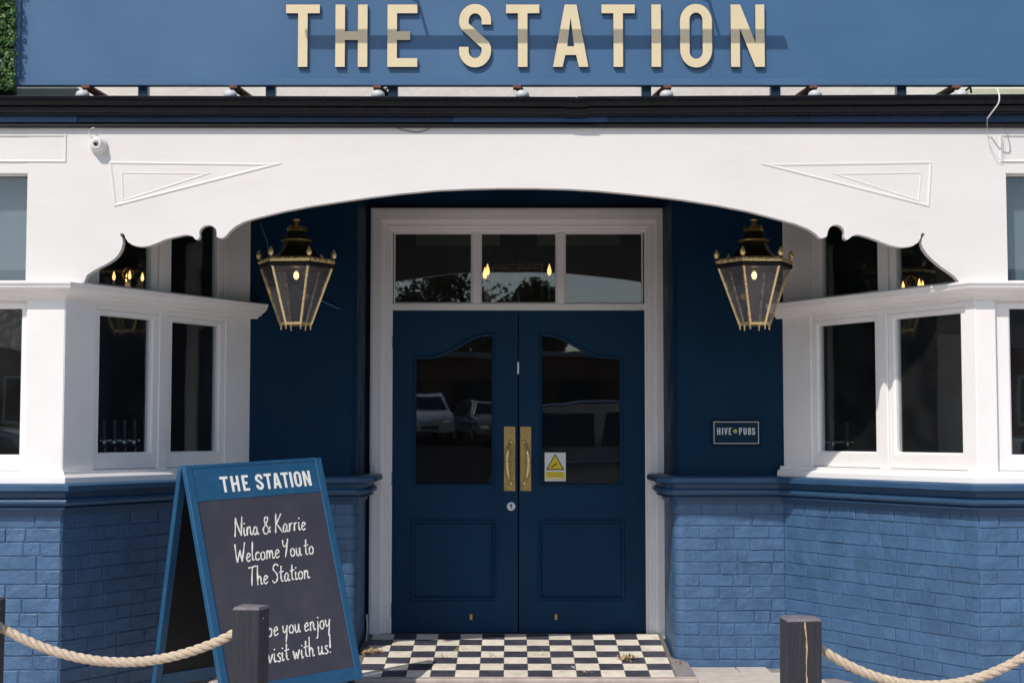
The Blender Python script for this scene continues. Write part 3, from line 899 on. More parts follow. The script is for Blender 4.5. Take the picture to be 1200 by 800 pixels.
    P(MB().fbox(FDn, bx - .010, bx + .010, -.006, .001, Z(726), Z(719)).build('bolt_keeper', BRASS, d, bevel=.002))
    # hinges
    hxg = x0 if low_left else x1
    for zz in (401, 561, 714):
        P(MB().tube([FDn.p(hxg, .002, Z(zz) - .045), FDn.p(hxg, .002, Z(zz) + .045)], .009, 8).build('hinge', DOORB, d, smooth=True))
    return d
doorL = door(459.5, 606.7, 484.5, 579.5, True, (590.5, 604), True, 552.5, 'l')
doorR = door(608.2, 757, 632, 729.5, False, (609.5, 622.5), False, 651, 'r')
ds = P(MB().fbox(FDn, xi0 - .01, xi1 + .01, -.05, .005, zsl - .03, zsl + .002).build('door_saddle', BLACK, df))
# small bell push on the left jamb
P(MB().fbox(FDn, PX(435, Yd), PX(442, Yd), .056, .070, PZ(557, Yd), PZ(545, Yd)).build('bell_push', WPLAS, df, bevel=.004))

# --- interior shell
ish = P(empty('interior', parent=pub)); ish.matrix_parent_inverse = PUBINV
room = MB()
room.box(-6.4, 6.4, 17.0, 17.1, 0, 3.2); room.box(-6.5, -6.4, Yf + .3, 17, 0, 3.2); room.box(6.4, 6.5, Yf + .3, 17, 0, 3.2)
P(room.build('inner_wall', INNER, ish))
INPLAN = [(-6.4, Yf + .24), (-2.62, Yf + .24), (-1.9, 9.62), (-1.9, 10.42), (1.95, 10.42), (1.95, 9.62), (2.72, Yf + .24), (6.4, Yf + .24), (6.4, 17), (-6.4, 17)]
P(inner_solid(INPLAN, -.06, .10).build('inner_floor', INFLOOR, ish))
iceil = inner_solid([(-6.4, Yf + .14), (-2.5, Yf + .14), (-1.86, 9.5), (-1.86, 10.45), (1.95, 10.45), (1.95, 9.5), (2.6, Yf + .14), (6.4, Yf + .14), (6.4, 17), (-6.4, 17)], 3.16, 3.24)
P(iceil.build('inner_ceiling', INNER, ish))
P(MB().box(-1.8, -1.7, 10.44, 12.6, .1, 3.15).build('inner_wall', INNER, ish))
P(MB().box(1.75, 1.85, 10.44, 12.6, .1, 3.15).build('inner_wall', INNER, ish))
Yg = 12.8
for a, b_ in ((487, 586), (630, 728)):
    P(MB().box(PX(a, Yg), PX(b_, Yg), Yg, Yg + .05, PZ(287, Yg), PZ(266, Yg)).build('pale_wall_panel', PALEG, ish))
P(MB().box(-1.69, 1.74, Yg + .06, Yg + .1, 1.9, 3.15).build('inner_wall', mat('brown_interior_wall', (.16, .10, .085), .7), ish))

# ------------------------------------------------------------ lettering
def outline_mesh(name, loops, depth, m_, msides=None):
    cu = bpy.data.curves.new(name, 'CURVE'); cu.dimensions = '2D'; cu.fill_mode = 'BOTH'
    cu.extrude = depth / 2
    for lp_ in loops:
        s = cu.splines.new('POLY'); s.points.add(len(lp_) - 1)
        for i, (x, y) in enumerate(lp_): s.points[i].co = (x, y, 0, 1)
        s.use_cyclic_u = True
    ob = bpy.data.objects.new('tmp', cu); col.objects.link(ob)
    dg = bpy.context.evaluated_depsgraph_get()
    me = bpy.data.meshes.new_from_object(ob.evaluated_get(dg)); me.name = name
    bpy.data.objects.remove(ob); bpy.data.curves.remove(cu)
    me.materials.clear(); me.materials.append(m_)
    if msides:
        me.materials.append(msides)
        for p_ in me.polygons: p_.material_index = 0 if abs(p_.normal.z) > .5 else 1
    return me
def ribbon(path, w_):
    path = [Vector(p_) for p_ in path]; a = []; b_ = []
    for i, p_ in enumerate(path):
        t = (path[min(i + 1, len(path) - 1)] - path[max(i - 1, 0)]).normalized()
        n_ = Vector((-t.y, t.x)) * w_ / 2
        a.append(tuple(p_ + n_)); b_.append(tuple(p_ - n_))
    return [a + b_[::-1]]
def ell(cx, cy, rx, ry, a0, a1, n=12):
    return [(cx + rx * math.cos(R(a0 + (a1 - a0) * i / n)), cy + ry * math.sin(R(a0 + (a1 - a0) * i / n))) for i in range(n + 1)]
def stadium(x0, y0, x1, y1, rx, n=8):
    ry = rx * 1.15
    return ell(x1 - rx, y1 - ry, rx, ry, 0, 90, n) + ell(x0 + rx, y1 - ry, rx, ry, 90, 180, n) + ell(x0 + rx, y0 + ry, rx, ry, 180, 270, n) + ell(x1 - rx, y0 + ry, rx, ry, 270, 360, n)
def glyph(ch, w_, t):           # unit height, width w_, stroke t
    h = t * .93
    if ch == 'T': return [[(0, 1), (0, 1 - h), (w_ / 2 - t / 2, 1 - h), (w_ / 2 - t / 2, 0), (w_ / 2 + t / 2, 0), (w_ / 2 + t / 2, 1 - h), (w_, 1 - h), (w_, 1)]]
    if ch == 'H': return [[(0, 0), (t, 0), (t, .5 - h / 2), (w_ - t, .5 - h / 2), (w_ - t, 0), (w_, 0), (w_, 1), (w_ - t, 1), (w_ - t, .5 + h / 2), (t, .5 + h / 2), (t, 1), (0, 1)]]
    if ch == 'E': return [[(0, 0), (w_, 0), (w_, h), (t, h), (t, .5 - h / 2), (w_ * .76, .5 - h / 2), (w_ * .76, .5 + h / 2), (t, .5 + h / 2), (t, 1 - h), (w_, 1 - h), (w_, 1), (0, 1)]]
    if ch == 'I': return [[(0, 0), (w_, 0), (w_, 1), (0, 1)]]
    if ch == 'N': return [[(0, 0), (t * .95, 0), (t * .95, .62), (w_ - t * 1.0, 0), (w_, 0), (w_, 1), (w_ - t * .95, 1), (w_ - t * .95, .38), (t * 1.0, 1), (0, 1)]]
    if ch == 'A':
        k = t * 1.0
        return [[(0, 0), (k, 0), (k + .045, .19), (w_ - k - .045, .19), (w_ - k, 0), (w_, 0), (w_ / 2 + k * .62, 1), (w_ / 2 - k * .62, 1)],
                [(k + .075, .19 + h), (w_ - k - .075, .19 + h), (w_ / 2, .80)]]
    if ch == 'O': return [stadium(0, -.01, w_, 1.01, w_ / 2 * .98), stadium(t, -.01 + h, w_ - t, 1.01 - h, (w_ / 2 - t) * .98)]
    if ch == 'S':
        r_ = w_ / 2 - t / 2; c = w_ / 2; y1, y0 = 1 - t / 2 - r_ * 1.1 + .01, t / 2 + r_ * 1.1 - .01
        p_ = [(w_ - t / 2, .68)] + ell(c, y1, r_, r_ * 1.1, 0, 180, 12) + [(t / 2, .70), (t / 2 + .02, .645), (c - .05, .55), (c + .05, .45), (w_ - t / 2 - .02, .355), (w_ - t / 2, .30)] + ell(c, y0, r_, r_ * 1.1, 0, -180, 12) + [(t / 2, .32)]
        return ribbon(p_, t)
    if ch == 'V': return [[(0, 1), (t, 1), (w_ / 2, .25), (w_ - t, 1), (w_, 1), (w_ / 2 + t * .5, 0), (w_ / 2 - t * .5, 0)]]
    if ch == 'U': return ribbon([(t / 2, 1), (t / 2, .35)] + ell(w_ / 2, t / 2 + .25, w_ / 2 - t / 2, .25, 180, 360, 10) + [(w_ - t / 2, 1)], t)
    if ch == 'P': return [[(0, 0), (t, 0), (t, .42), (w_ * .65, .42)] + ell(w_ * .6, .71, w_ * .4, .29, -80, 80, 8) + [(w_ * .6, 1), (0, 1)], [(t, .42 + h), (t, 1 - h), (w_ * .55, 1 - h), (w_ - t, .85), (w_ - t, .57), (w_ * .55, .42 + h)]]
    if ch == 'B': return [[(0, 0), (w_ * .7, 0), (w_, .12), (w_, .42), (w_ * .85, .5), (w_, .6), (w_, .88), (w_ * .7, 1), (0, 1)],
                          [(t, h), (t, .5 - h / 2), (w_ * .6, .5 - h / 2), (w_ - t, .38), (w_ - t, .18), (w_ * .6, h)], [(t, .5 + h / 2), (t, 1 - h), (w_ * .6, 1 - h), (w_ - t, .82), (w_ - t, .62), (w_ * .6, .5 + h / 2)]]

# ------------------------------------------------------------ roof sign
Ys = 8.12
sign = empty('roof_sign', (0, Ys, PZ(101, Ys)))
tag(sign, 'long blue sign board above the gutter reading THE STATION in raised cream letters', 'sign')
SI = Matrix.Translation((0, -Ys, -PZ(101, Ys)))
def S(o): o.matrix_parent_inverse = SI; return o
Fs = W(Ys)
sx0, sx1 = PX(16, Ys, 50), 3.75
sz0, sz1 = PZ(100.5, Ys), PZ(-22, Ys)
seam = PX(833, Ys, 50)
S(MB().fbox(Fs, sx0 + .03, seam - .001, -.035, -.012, sz0 + .02, sz1 - .02).build('sign_panel', SIGNB, sign))
S(MB().fbox(Fs, seam + .001, sx1 - .03, -.035, -.0125, sz0 + .02, sz1 - .02).build('sign_panel', SIGNB, sign))
zr = PZ(92.5, Ys)
S(MB().fbox(Fs, sx0, sx1, -.04, .004, sz0, zr).build('sign_trim', SIGNT, sign, bevel=.003))
S(MB().fbox(Fs, sx0, sx1, -.04, .004, sz1 - .035, sz1).build('sign_trim', SIGNT, sign, bevel=.003))
S(MB().fbox(Fs, sx0, PX(23.5, Ys, 50), -.04, .0035, zr + .001, sz1 - .036).build('sign_trim', SIGNT, sign, bevel=.003))
S(MB().fbox(Fs, sx1 - .035, sx1, -.04, .0035, zr + .001, sz1 - .036).build('sign_trim', SIGNT, sign, bevel=.003))
Yl = Ys - .012
zL0, zL1 = PZ(78.5, Yl), PZ(5.5, Yl)
HL = zL1 - zL0
for ch, a, b_ in [('T', 335, 374.5), ('H', 393, 430.5), ('E', 454, 489), ('S', 538, 575.5), ('T', 593, 632), ('A', 648, 689.5), ('T', 705, 744), ('I', 763.5, 774.5), ('O', 797, 834.5), ('N', 856.5, 896)]:
    Xa, Xb = PX(a, Yl, 42), PX(b_, Yl, 42)
    ww = (Xb - Xa) / HL
    me = outline_mesh('letter', glyph(ch, ww, .150), .018 / HL, CREAML, LSIDE)
    o = S(place('letter', me, sign, (Xa, Ys - .001, zL0), (math.pi / 2, 0, 0), (HL, HL, HL)))
# trough light that throws the long bar of shade
tl = empty('sign_light', (0, Ys - .42, 0)); tl.location.z = 0
tag(tl, 'long dark tubular trough light standing off above the blue sign board', 'sign light')
SHX, SHZ = .615, 1.29
off = .44
yT = Ys - off
xa, xb = PX(362, Ys, 48) - SHX * off, PX(919, Ys, 48) - SHX * off
zT = PZ(46, Ys) + SHZ * off
m = MB(); m.tube([(xa, 0, 0), (xb, 0, 0)], .0245, 14)
TI = Matrix.Translation((0, -(Ys - .42), 0))
def T_(o): o.matrix_parent_inverse = TI; return o
for v in m.v: v.y += yT; v.z += zT
T_(m.build('light_tube', BLACK, tl, smooth=True))
for q in (470, 812):
    xq = PX(q, Ys, 20) - SHX * .2
    T_(MB().tube([(xq, yT, zT), (xq + .01, yT + .12, zT + .07), (xq + .02, Ys - .1, sz1 + .10), (xq + .02, Ys + .05, sz1 + .02), (xq + .02, Ys + .05, sz1 - .06)], .008, 8).build('light_arm', BLACK, tl, smooth=True))

# steel posts and arms that carry the sign
def bracket(px, lamp_side, seed):
    br = empty('sign_support', (PX(px, Ys, 98), Ys + .05, ZLED))
    tag(br, None, 'sign support', 'rusty steel supports under the blue sign')
    x = br.location.x
    I = Matrix.Translation(-Vector(br.location))
    sg = 1 if px < 640 else -1
    zz = sz0
    a = MB().box(x - .022, x + .022, Ys - .02, Ys + .03, zz - .018, zz + .0 - .001)
    a = a.build('arm_end', RUST, br, bevel=.002); a.matrix_parent_inverse = I
    a = MB().tube([(x + sg * .01, Ys + .03, zz - .01), (x + sg * .20, Ys + .75, ZLED)], .020, 6).build('strut', RUST, br)
    a.matrix_parent_inverse = I
    return br
brl = []
def lamp(px, py, sgn):
    x = PX(px, 8.095, 105)
    f = empty('floodlight', (x, 8.095, ZLED - .012))
    h = MB().lathe((0, 0, 0), [(.012, 0), (.02, .008), (.032, .016), (.038, .030), (.034, .044), (.022, .054), (.008, .058)], 16)
    h.build('lamp_head', GREYP, f, smooth=True)
    MB().box(-.012, .012, -.012, .012, -.02, .006).build('lamp_foot', BLACK, f)
    return f
bl_ = ['nearest the hedge at the left end', 'left of the first cream letter', 'under the first word', 'under the middle of the sign', 'under the second last letter', 'just right of the last letter', 'near the hanging white cable']
for i, (px, lx) in enumerate([(101, 97), (274, 270), (442, 443), (606, 612), (782, 781), (953, 955), (1120, 1126)]):
    b_ = bracket(px, 0, i); b_['label'] = 'rusty steel arm under the blue sign, ' + bl_[i]
    f = lamp(lx, 105, 1)
    tag(f, 'small grey floodlight on the ledge, ' + bl_[i], 'floodlight', 'floodlights on the ledge under the sign')
ul = ['between the first two floodlights', 'between the second and third floodlights', 'beside the floodlight under the first word', 'beside the floodlight right of centre', 'between the fifth and sixth floodlights', 'between the last two floodlights']
for i, q in enumerate([169, 318, 461, 757, 908, 1055]):
    xq = PX(q, Ys + .1, 105)
    pst = MB().box(xq - .026, xq + .026, Ys + .07, Ys + .12, ZLED, sz1 - .1).build('sign_post', SIGNT)
    tag(pst, 'square blue post holding up the sign, ' + ul[i], 'sign post', 'blue posts behind the sign')
# pale box awnings low behind either end
for (a, b_, m_, lb) in ((PX(2, 8.6, 105), PX(92, 8.6, 105), PALEG, 'left'), (PX(1136, 8.6, 105), 4.2, PALEG, 'right')):
    o = MB().box(a, b_, 8.6, 8.95, ZLED + .002, ZLED + .18).build('planter_trough', m_, bevel=.01)
    tag(o, 'pale green trough on the roof ledge behind the %s end of the sign' % lb, 'trough')

# hedge panel beyond the sign
hd = empty('hedge_panel', (PX(0, 8.1, 50) - .5, 8.12, 3.2))
tag(hd, 'green leafy hedge panel beside the left end of the blue sign', 'hedge')
HI = Matrix.Translation(-Vector(hd.location))
lf = MB(); rnd = random.Random(3)
hx0, hx1 = -3.7, PX(16, 8.06, 50)
for i in range(5200):
    c = Vector((hx1 - abs(rnd.gauss(0, 1)) * .35, 8.10 + rnd.uniform(-.05, .05), rnd.uniform(3.30, 4.1)))
    if c.x < hx0: continue
    s = rnd.uniform(.009, .019)
    n_ = Vector((rnd.gauss(0, .6), -1 + rnd.gauss(0, .5), rnd.gauss(.3, .6))).normalized()
    a = n_.orthogonal().normalized(); a.rotate(Matrix.Rotation(rnd.uniform(0, 6.28), 3, n_)); b_ = n_.cross(a)
    lf.add([c - a * s, c + b_ * s * .55, c + a * s, c - b_ * s * .55], [(0, 1, 2, 3)])
o = lf.build('foliage', LEAF, hd); o['kind'] = 'stuff'; o.matrix_parent_inverse = HI
o = MB().box(hx0, hx1 - .02, 8.15, 8.19, 3.28, 4.1).build('hedge_backing', mat('dark_hedge_backing', (.01, .018, .008), .9), hd); o.matrix_parent_inverse = HI

# ------------------------------------------------------------ lanterns
def lantern(px, label, tilt):
    Yn = 9.0
    zt, zb = PZ(311, Yn), PZ(381, Yn)
    X = PX(px, Yn, 340)
    L = empty('hanging_lantern', (X, Yn, zb))
    tag(L, label, 'lantern', 'brass lanterns hanging in the porch')
    H = zt - zb
    rt, rb = .218, .088
    off = R(tilt)
    def ringp(r_, z): return [Vector((math.cos(2 * math.pi * i / 6 + off) * r_, math.sin(2 * math.pi * i / 6 + off) * r_, z)) for i in range(6)]
    top, bot = ringp(rt, H), ringp(rb, 0)
    for i in range(6):
        j = (i + 1) % 6
        MB().tube([bot[i], top[i]], .0088, 4).build('corner_bar', BRASSP, L)
        q = MB().add([bot[i], bot[j], top[j], top[i]], [(0, 1, 2, 3)]); q.build('lantern_pane', LGLASS, L)
        MB().tube([bot[i] + Vector((0, 0, .004)), bot[i] + Vector((0, 0, -.028))], [.006, .004], 6).build('foot', BRASSP, L)
        # crown finial at every top corner
        o = MB().lathe(top[i] * 1.03 + Vector((0, 0, .026)), [(.004, 0), (.012, .004), (.018, .018), (.016, .030), (.007, .048), (.002, .056)], 8); o.build('crown_finial', BRASSP, L, smooth=True)
    MB().lathe((0, 0, 0), [(rb + .004, 0), (rb + .008, .010), (rb + .006, .016)], 6, off).build('base_ring', BRASSP, L)
    rm = MB().lathe((0, 0, H), [(rt + .002, -.022), (rt + .012, -.020), (rt + .016, .0), (rt + .012, .004)], 6, off); rm.build('dark_rim', BLACK, L)
    rm = MB()
    for (r_, z) in ((rt + .002, H + .016), ): 
        rm.tube(ringp(r_, z), .014, 8, closed=True)
    rm.tube(ringp(rt - .012, H + .030), .006, 6, closed=True)
    for i in range(6):
        p0, p1 = ringp(rt + .006, H + .018)[i], ringp(rt + .006, H + .018)[(i + 1) % 6]
        for t in range(1, 9): rm.ball(p0.lerp(p1, t / 9), .0135 if t % 2 else .010, 6)
    rm.build('pierced_crown', BRASSP, L, smooth=True)
    # roof
    MB().lathe((0, 0, H), [(rt - .006, .012), (rt - .07, .045), (.105, .082), (.085, .118), (.074, .138), (.07, .14)], 6, off).build('lantern_roof', COPPER, L)
    MB().lathe((0, 0, H), [(.078, .138), (.092, .142), (.092, .150), (.070, .156)], 20).build('roof_band', BRASS, L, smooth=True)
    MB().lathe((0, 0, H), [(.062, .156), (.058, .19), (.050, .205)], 16).build('chimney', COPPER, L, smooth=True)
    MB().lathe((0, 0, H), [(.055, .203), (.060, .208), (.058, .213), (.040, .222), (.028, .235), (.016, .243), (.012, .262), (.024, .268), (.026, .273), (.010, .278)], 16).build('finial', BRASS, L, smooth=True)
    cr = MB()
    for i in range(5):
        q = 2 * math.pi * i / 5 + .4
        cr.lathe((math.cos(q) * .052, math.sin(q) * .052, H + .205), [(.002, 0), (.012, .010), (.008, .024), (.001, .032)], 6)
    cr.build('small_crown', BRASS, L, smooth=True)
    MB().tube([(0, 0, H + .27), (0, 0, ZC - zb)], .008, 8).build('hanging_rod', BLACK, L)
    MB().tube([(0, 0, H + .06), (0, 0, H - .02)], .010, 8).build('lamp_holder', BRASS, L)
    MB().ball((0, 0, H - .060), .0165, 12, 1.5).build('bulb', BULBS, L, smooth=True)
    MB().lathe((0, 0, H - .02), [(.045, -.012), (.05, -.006), (.015, .006)], 12).build('holder_cup', COPPER, L, smooth=True)
    return L
lantern(347, 'brass six sided lantern hanging at the left of the doors', 60 - 3)
lantern(884, 'brass six sided lantern hanging at the right of the doors', 60 + 4)
# blue cable pinned on the wall behind the left lantern
cb = MB(); cb.tube([at(305, 262, Yb - .012), at(312, 280, Yb - .012), at(317, 300, Yb - .012), at(330, 325, Yb - .012), at(352, 342, Yb - .012), at(376, 352, Yb - .012), at(398, 362, Yb - .012)], .0055, 6)
o = cb.build('wall_cable', mat('blue_cable', (.04, .14, .30), .4)); tag(o, 'thin blue cable curving on the porch wall behind the left lantern', 'cable')

# ------------------------------------------------------------ plaque on the right porch wall
Yp = Yb - .022
pc = empty('wall_plaque', (PX(863, Yp, 507), Yp, PZ(507, Yp)))
tag(pc, 'small dark blue plaque lettered HIVE PUBS on the porch wall right of the doors', 'plaque')
PI_ = Matrix.Translation(-Vector(pc.location))
def Q(o): o.matrix_parent_inverse = PI_; return o
Fp = W(Yp)
x0, x1, z0, z1 = PX(834.5, Yp, 507), PX(891, Yp, 507), PZ(521.5, Yp), PZ(492, Yp)
Q(MB().fbox(Fp, x0, x1, -.020, 0, z0, z1).build('plaque_board', BLACK, pc, bevel=.002))
Q(MB().fbox(Fp, x0 + .008, x1 - .008, .0004, .002, z0 + .008, z1 - .008).build('plaque_face', mat('plaque_blue', (.006, .026, .052), .5, spec=.1), pc))
LINE = mat('pale_line', (.62, .64, .64), .5)
Q(ring(Fp, x0 + .010, x1 - .010, z0 + .010, z1 - .010, .004, .004, .004, .0022, .0032, ch=.0005).build('plaque_border', LINE, pc))
hz0, hz1 = PZ(509.2, Yp), PZ(501, Yp)
hh = hz1 - hz0
xs_ = [('H', 840.3, 844.0), ('I', 845.9, 847.3), ('V', 848.6, 852.6), ('E', 854, 857.2), ('P', 866.0, 869.6), ('U', 871.2, 874.8), ('B', 876.5, 880.0), ('S', 881.2, 884.8)]
for ch, a, b_ in xs_:
    Xa, Xb = PX(a, Yp, 505), PX(b_, Yp, 505)
    me = outline_mesh('letter', glyph(ch, (Xb - Xa) / hh, .15), .001 / hh, LINE)
    Q(place('letter', me, pc, (Xa, Yp - .0031, hz0), (math.pi / 2, 0, 0), (hh, hh, hh)))
cxx, czz = PX(861.4, Yp, 505), PZ(505, Yp)
me = outline_mesh('bee_emblem', [ell(0, 0, .0135, .0135, 0, 360, 6)[:-1]], .001, mat('emblem_yellow', (.62, .60, .16), .5))
Q(place('hexagon_emblem', me, pc, (cxx, Yp - .0031, czz), (math.pi / 2, 0, 0)))
for dz in (-.005, .0, .005):
    Q(MB().fbox(Fp, cxx - .008, cxx + .008, .0037, .0043, czz + dz - .0010, czz + dz + .0010).build('emblem_stripe', BLACK, pc))

# ------------------------------------------------------------ camera warning sticker on the door glass
Yw = Yd + .016
x0, x1, z0, z1 = PX(638.3, Yw, 547), PX(663, Yw, 547), PZ(563.5, Yw), PZ(530, Yw)
ws = empty('warning_sign', ((x0 + x1) / 2, Yw, z0)); tag(ws, 'white and yellow camera warning sticker at the corner of the right door glass', 'warning sign')
WI = Matrix.Translation(-Vector(ws.location))
def V_(o): o.matrix_parent_inverse = WI; return o
Fw = W(Yw)
V_(MB().fbox(Fw, x0, x1, 0, .0012, z0, z1).build('sticker', WPLAS, ws))
ww, wh = x1 - x0, z1 - z0
def tri(sc_, dz): 
    cx = (x0 + x1) / 2; cz = z0 + wh * .60 + dz
    return [(cx - ww * .44 * sc_, cz - wh * .21 * sc_), (cx + ww * .44 * sc_, cz - wh * .21 * sc_), (cx, cz + wh * .36 * sc_)]
V_(MB().prism(Fw, tri(1, 0), .0014, .0018).build('warning_triangle', BLACK, ws))
V_(MB().prism(Fw, tri(.82, 0), .0020, .0024).build('warning_field', YELLOW, ws))
cx, cz = (x0 + x1) / 2, z0 + wh * .56
ic = MB().prism(Fw, [(cx - .020, cz - .012), (cx + .010, cz + .006), (cx + .015, cz + .016), (cx - .014, cz + .002)], .0026, .003)
ic.fbox(Fw, cx - .030, cx - .014, .0026, .003, cz - .016, cz - .008)
o = V_(ic.build('camera_pictogram', BLACK, ws)); o['kind'] = 'stuff'
V_(MB().fbox(Fw, x0 + ww * .05, x1 - ww * .05, .0014, .0018, z0 + wh * .06, z0 + wh * .33).build('yellow_text_box', YELLOW, ws))
tx = MB()
for i, fz in enumerate((.27, .22, .17)):
    tx.fbox(Fw, x0 + ww * (.12 + .02 * i), x1 - ww * (.12 + .05 * i), .0020, .0023, z0 + wh * fz, z0 + wh * (fz + .018))
o = V_(tx.build('small_print', mat('faint_print', (.45, .35, .03), .6), ws)); o['kind'] = 'stuff'
V_(MB().fbox(Fw, x0 + ww * .12, x1 - ww * .2, .0020, .0023, z0 + wh * .085, z0 + wh * .115).build('small_print_line', WPLAS, ws))

# ------------------------------------------------------------ cctv camera and loose cables
cv = empty('security_camera', at(116, 171, YF)); cv.rotation_euler = (math.pi / 2, 0, 0)
tag(cv, 'small white dome security camera on the fascia at upper left', 'camera')
MB().lathe((0, 0, 0), [(.046, 0), (.047, .016), (.043, .022), (.036, .024)], 24).build('camera_base', WPLAS, cv, smooth=True)
cap_ = MB().lathe((0, 0, .024), [(.038, 0), (.039, .012), (.034, .028), (.022, .038), (.019, .036)], 24)
cap_.build('camera_shroud', WPLAS, cv, smooth=True)
MB().ball((0, 0, .046), .0205, 16).build('camera_lens', mat('grey_lens', (.16, .165, .17), .25), cv, smooth=True)
MB().ball((-.004, .0, .0655), .0075, 10).build('lens_glass', BLACK, cv, smooth=True)
o = MB().tube([at(113, 165, YF - .004), at(105, 158, YF - .006), at(104, 152, YF - .008), at(110, 149.5, YF - .03)], .003, 6).build('camera_lead', WPLAS)
tag(o, 'thin white lead running up from the security camera', 'cable')
def cat(pts, n=24):             # Catmull-Rom through points
    pts = [Vector(p_) for p_ in pts]; out = []
    P_ = [pts[0]] + pts + [pts[-1]]
    for i in range(1, len(P_) - 2):
        for k in range(n):
            t = k / n; a, b_, c, d = P_[i - 1:i + 3]
            out.append(.5 * ((2 * b_) + (-a + c) * t + (2 * a - 5 * b_ + 4 * c - d) * t * t + (-a + 3 * b_ - 3 * c + d) * t ** 3))
    out.append(pts[-1]); return out
o = MB().tube(cat([at(1168, 103, 8.03), at(1171, 112, 7.99), at(1170, 121, 7.99), at(1163, 131, 8.03), at(1157, 139, 8.10)], 6), .004, 6).build('white_cable', WPLAS)
tag(o, 'white cable drooping over the black gutter at upper right', 'cable')
o = MB().tube(cat([at(1157, 140, 8.10), at(1157, 155, 8.15), at(1160, 170, 8.15), at(1167, 183, 8.15), at(1173, 187, 8.15), at(1175, 180, 8.15), at(1174, 157, 8.15)], 8), .0016, 6).build('thin_wire_loop', GREYP)
tag(o, 'thin grey wire loop hanging on the white fascia at upper right', 'wire')
o = MB().tube(cat([at(463, 149, 8.150), at(475, 153, 8.164), at(488, 155, 8.165), at(498, 153, 8.164), at(505, 149, 8.150)], 6), .0018, 6).build('sagging_wire', BLACK)
tag(o, 'short black wire sagging under the cornice left of centre', 'wire')
for i, (q, lb) in enumerate(((452, 'left of centre under the sign'), (775, 'right of centre under the sign'), (1133, 'at the right end under the sign'))):
    o = MB().tube(cat([at(q - 5, 110, 8.35), at(q - 1, 106, 8.33), at(q + 4, 103, 8.33), at(q + 5, 109, 8.35)], 6), .006, 6).build('green_cable', GREEN)
    tag(o, 'short bright green cable on the ledge ' + lb, 'cable')

# ------------------------------------------------------------ A-board
ab = empty('a_board', (0, 0, 0))
tag(ab, 'blue framed A-board with handwritten welcome message standing left of the doors', 'A-board')
SC = .965
fl_ = Vector((-1.500, 8.02, 0)) * SC; fl_.z = 0
Wd, Sp, Hh = .890 * SC, .77 * SC, 1.185
gap = .085
ab.location = (fl_.x, fl_.y, .005)
ab.rotation_euler = (0, R(-2.4), R(41.5))
ab.rotation_mode = 'XYZ'
lean = math.atan2(Sp / 2, Hh + gap)
def panel(front):
    sgn = 1 if front else -1
    root = empty('front_board' if front else 'rear_board', (0, 0, 0), parent=ab)
    root.location = (0, 0 if front else Sp, 0)
    root.rotation_euler = (-lean * sgn, 0, 0)
    LL = (Hh + gap) / math.cos(lean)
    g0 = gap; t = .036
    fo = -1 if front else 1
    st = .078
    y0, y1 = (-t, 0) if front else (0, t)
    for xa_ in (0, Wd - st * .55):
        MB().box(xa_, xa_ + st * .55, y0, y1, g0, LL - .002).build('stile', ABLUE, root, bevel=.003)
    ins = st * .55 + .0005
    top_h = .195
    MB().box(ins, Wd - ins, y0 + .001, y1 - .001, LL - .018, LL - .003).build('top_rail', ABLUE, root, bevel=.002)
    MB().box(ins, Wd - ins, y0 + .001, y1 - .001, g0, g0 + .07).build('bottom_rail', ABLUE, root, bevel=.002)
    if front:
        MB().box(ins, Wd - ins, y0 + .004, y1 - .004, LL - top_h, LL - .0185).build('header_board', ABLUE, root)
        MB().box(ins, Wd - ins, y0 + .006, y1 - .006, g0 + .0705, LL - top_h - .0005).build('chalk_panel', SLATE, root)
    else:
        MB().box(ins, Wd - ins, y0 + .006, y1 - .006, g0 + .0705, LL - .0185).build('chalk_panel', BLACK, root)
    for xa_ in (.05, Wd - .09):
        MB().box(xa_, xa_ + .035, y0 + .008, y1 - .008, 0, g0 - .001).build('foot', BLACK, root)
    return root, LL, top_h
fr, LL, top_h = panel(True)
panel(False)
MB().box(.02, Wd - .02, -.0, .012, 0, .012).build
hg = MB()
for xq in (.12, Wd - .16): hg.box(xq, xq + .05, Sp / 2 - .03, Sp / 2 + .03, Hh + gap - .004, Hh + gap + .004)
o = hg.build('hinge_pair', STEEL, ab); o['kind'] = 'stuff'
# THE STATION heading
hx, hw = .195, .57
txt = [('T', .0, .085), ('H', .115, .085), ('E', .235, .07), (' ', 0, 0), ('S', .38, .082), ('T', .478, .08), ('A', .568, .09), ('T', .668, .08), ('I', .765, .026), ('O', .812, .082), ('N', .915, .085)]
th_ = .086
for ch, a, b_ in txt:
    if ch == ' ': continue
    me = outline_mesh('heading_letter', glyph(ch, b_ * hw / th_, .17), .0015 / th_, CHALK)
    place('heading_letter', me, fr, (hx + a * hw, .0030 - .036, LL - .158), (math.pi / 2, 0, 0), (th_, th_, th_))
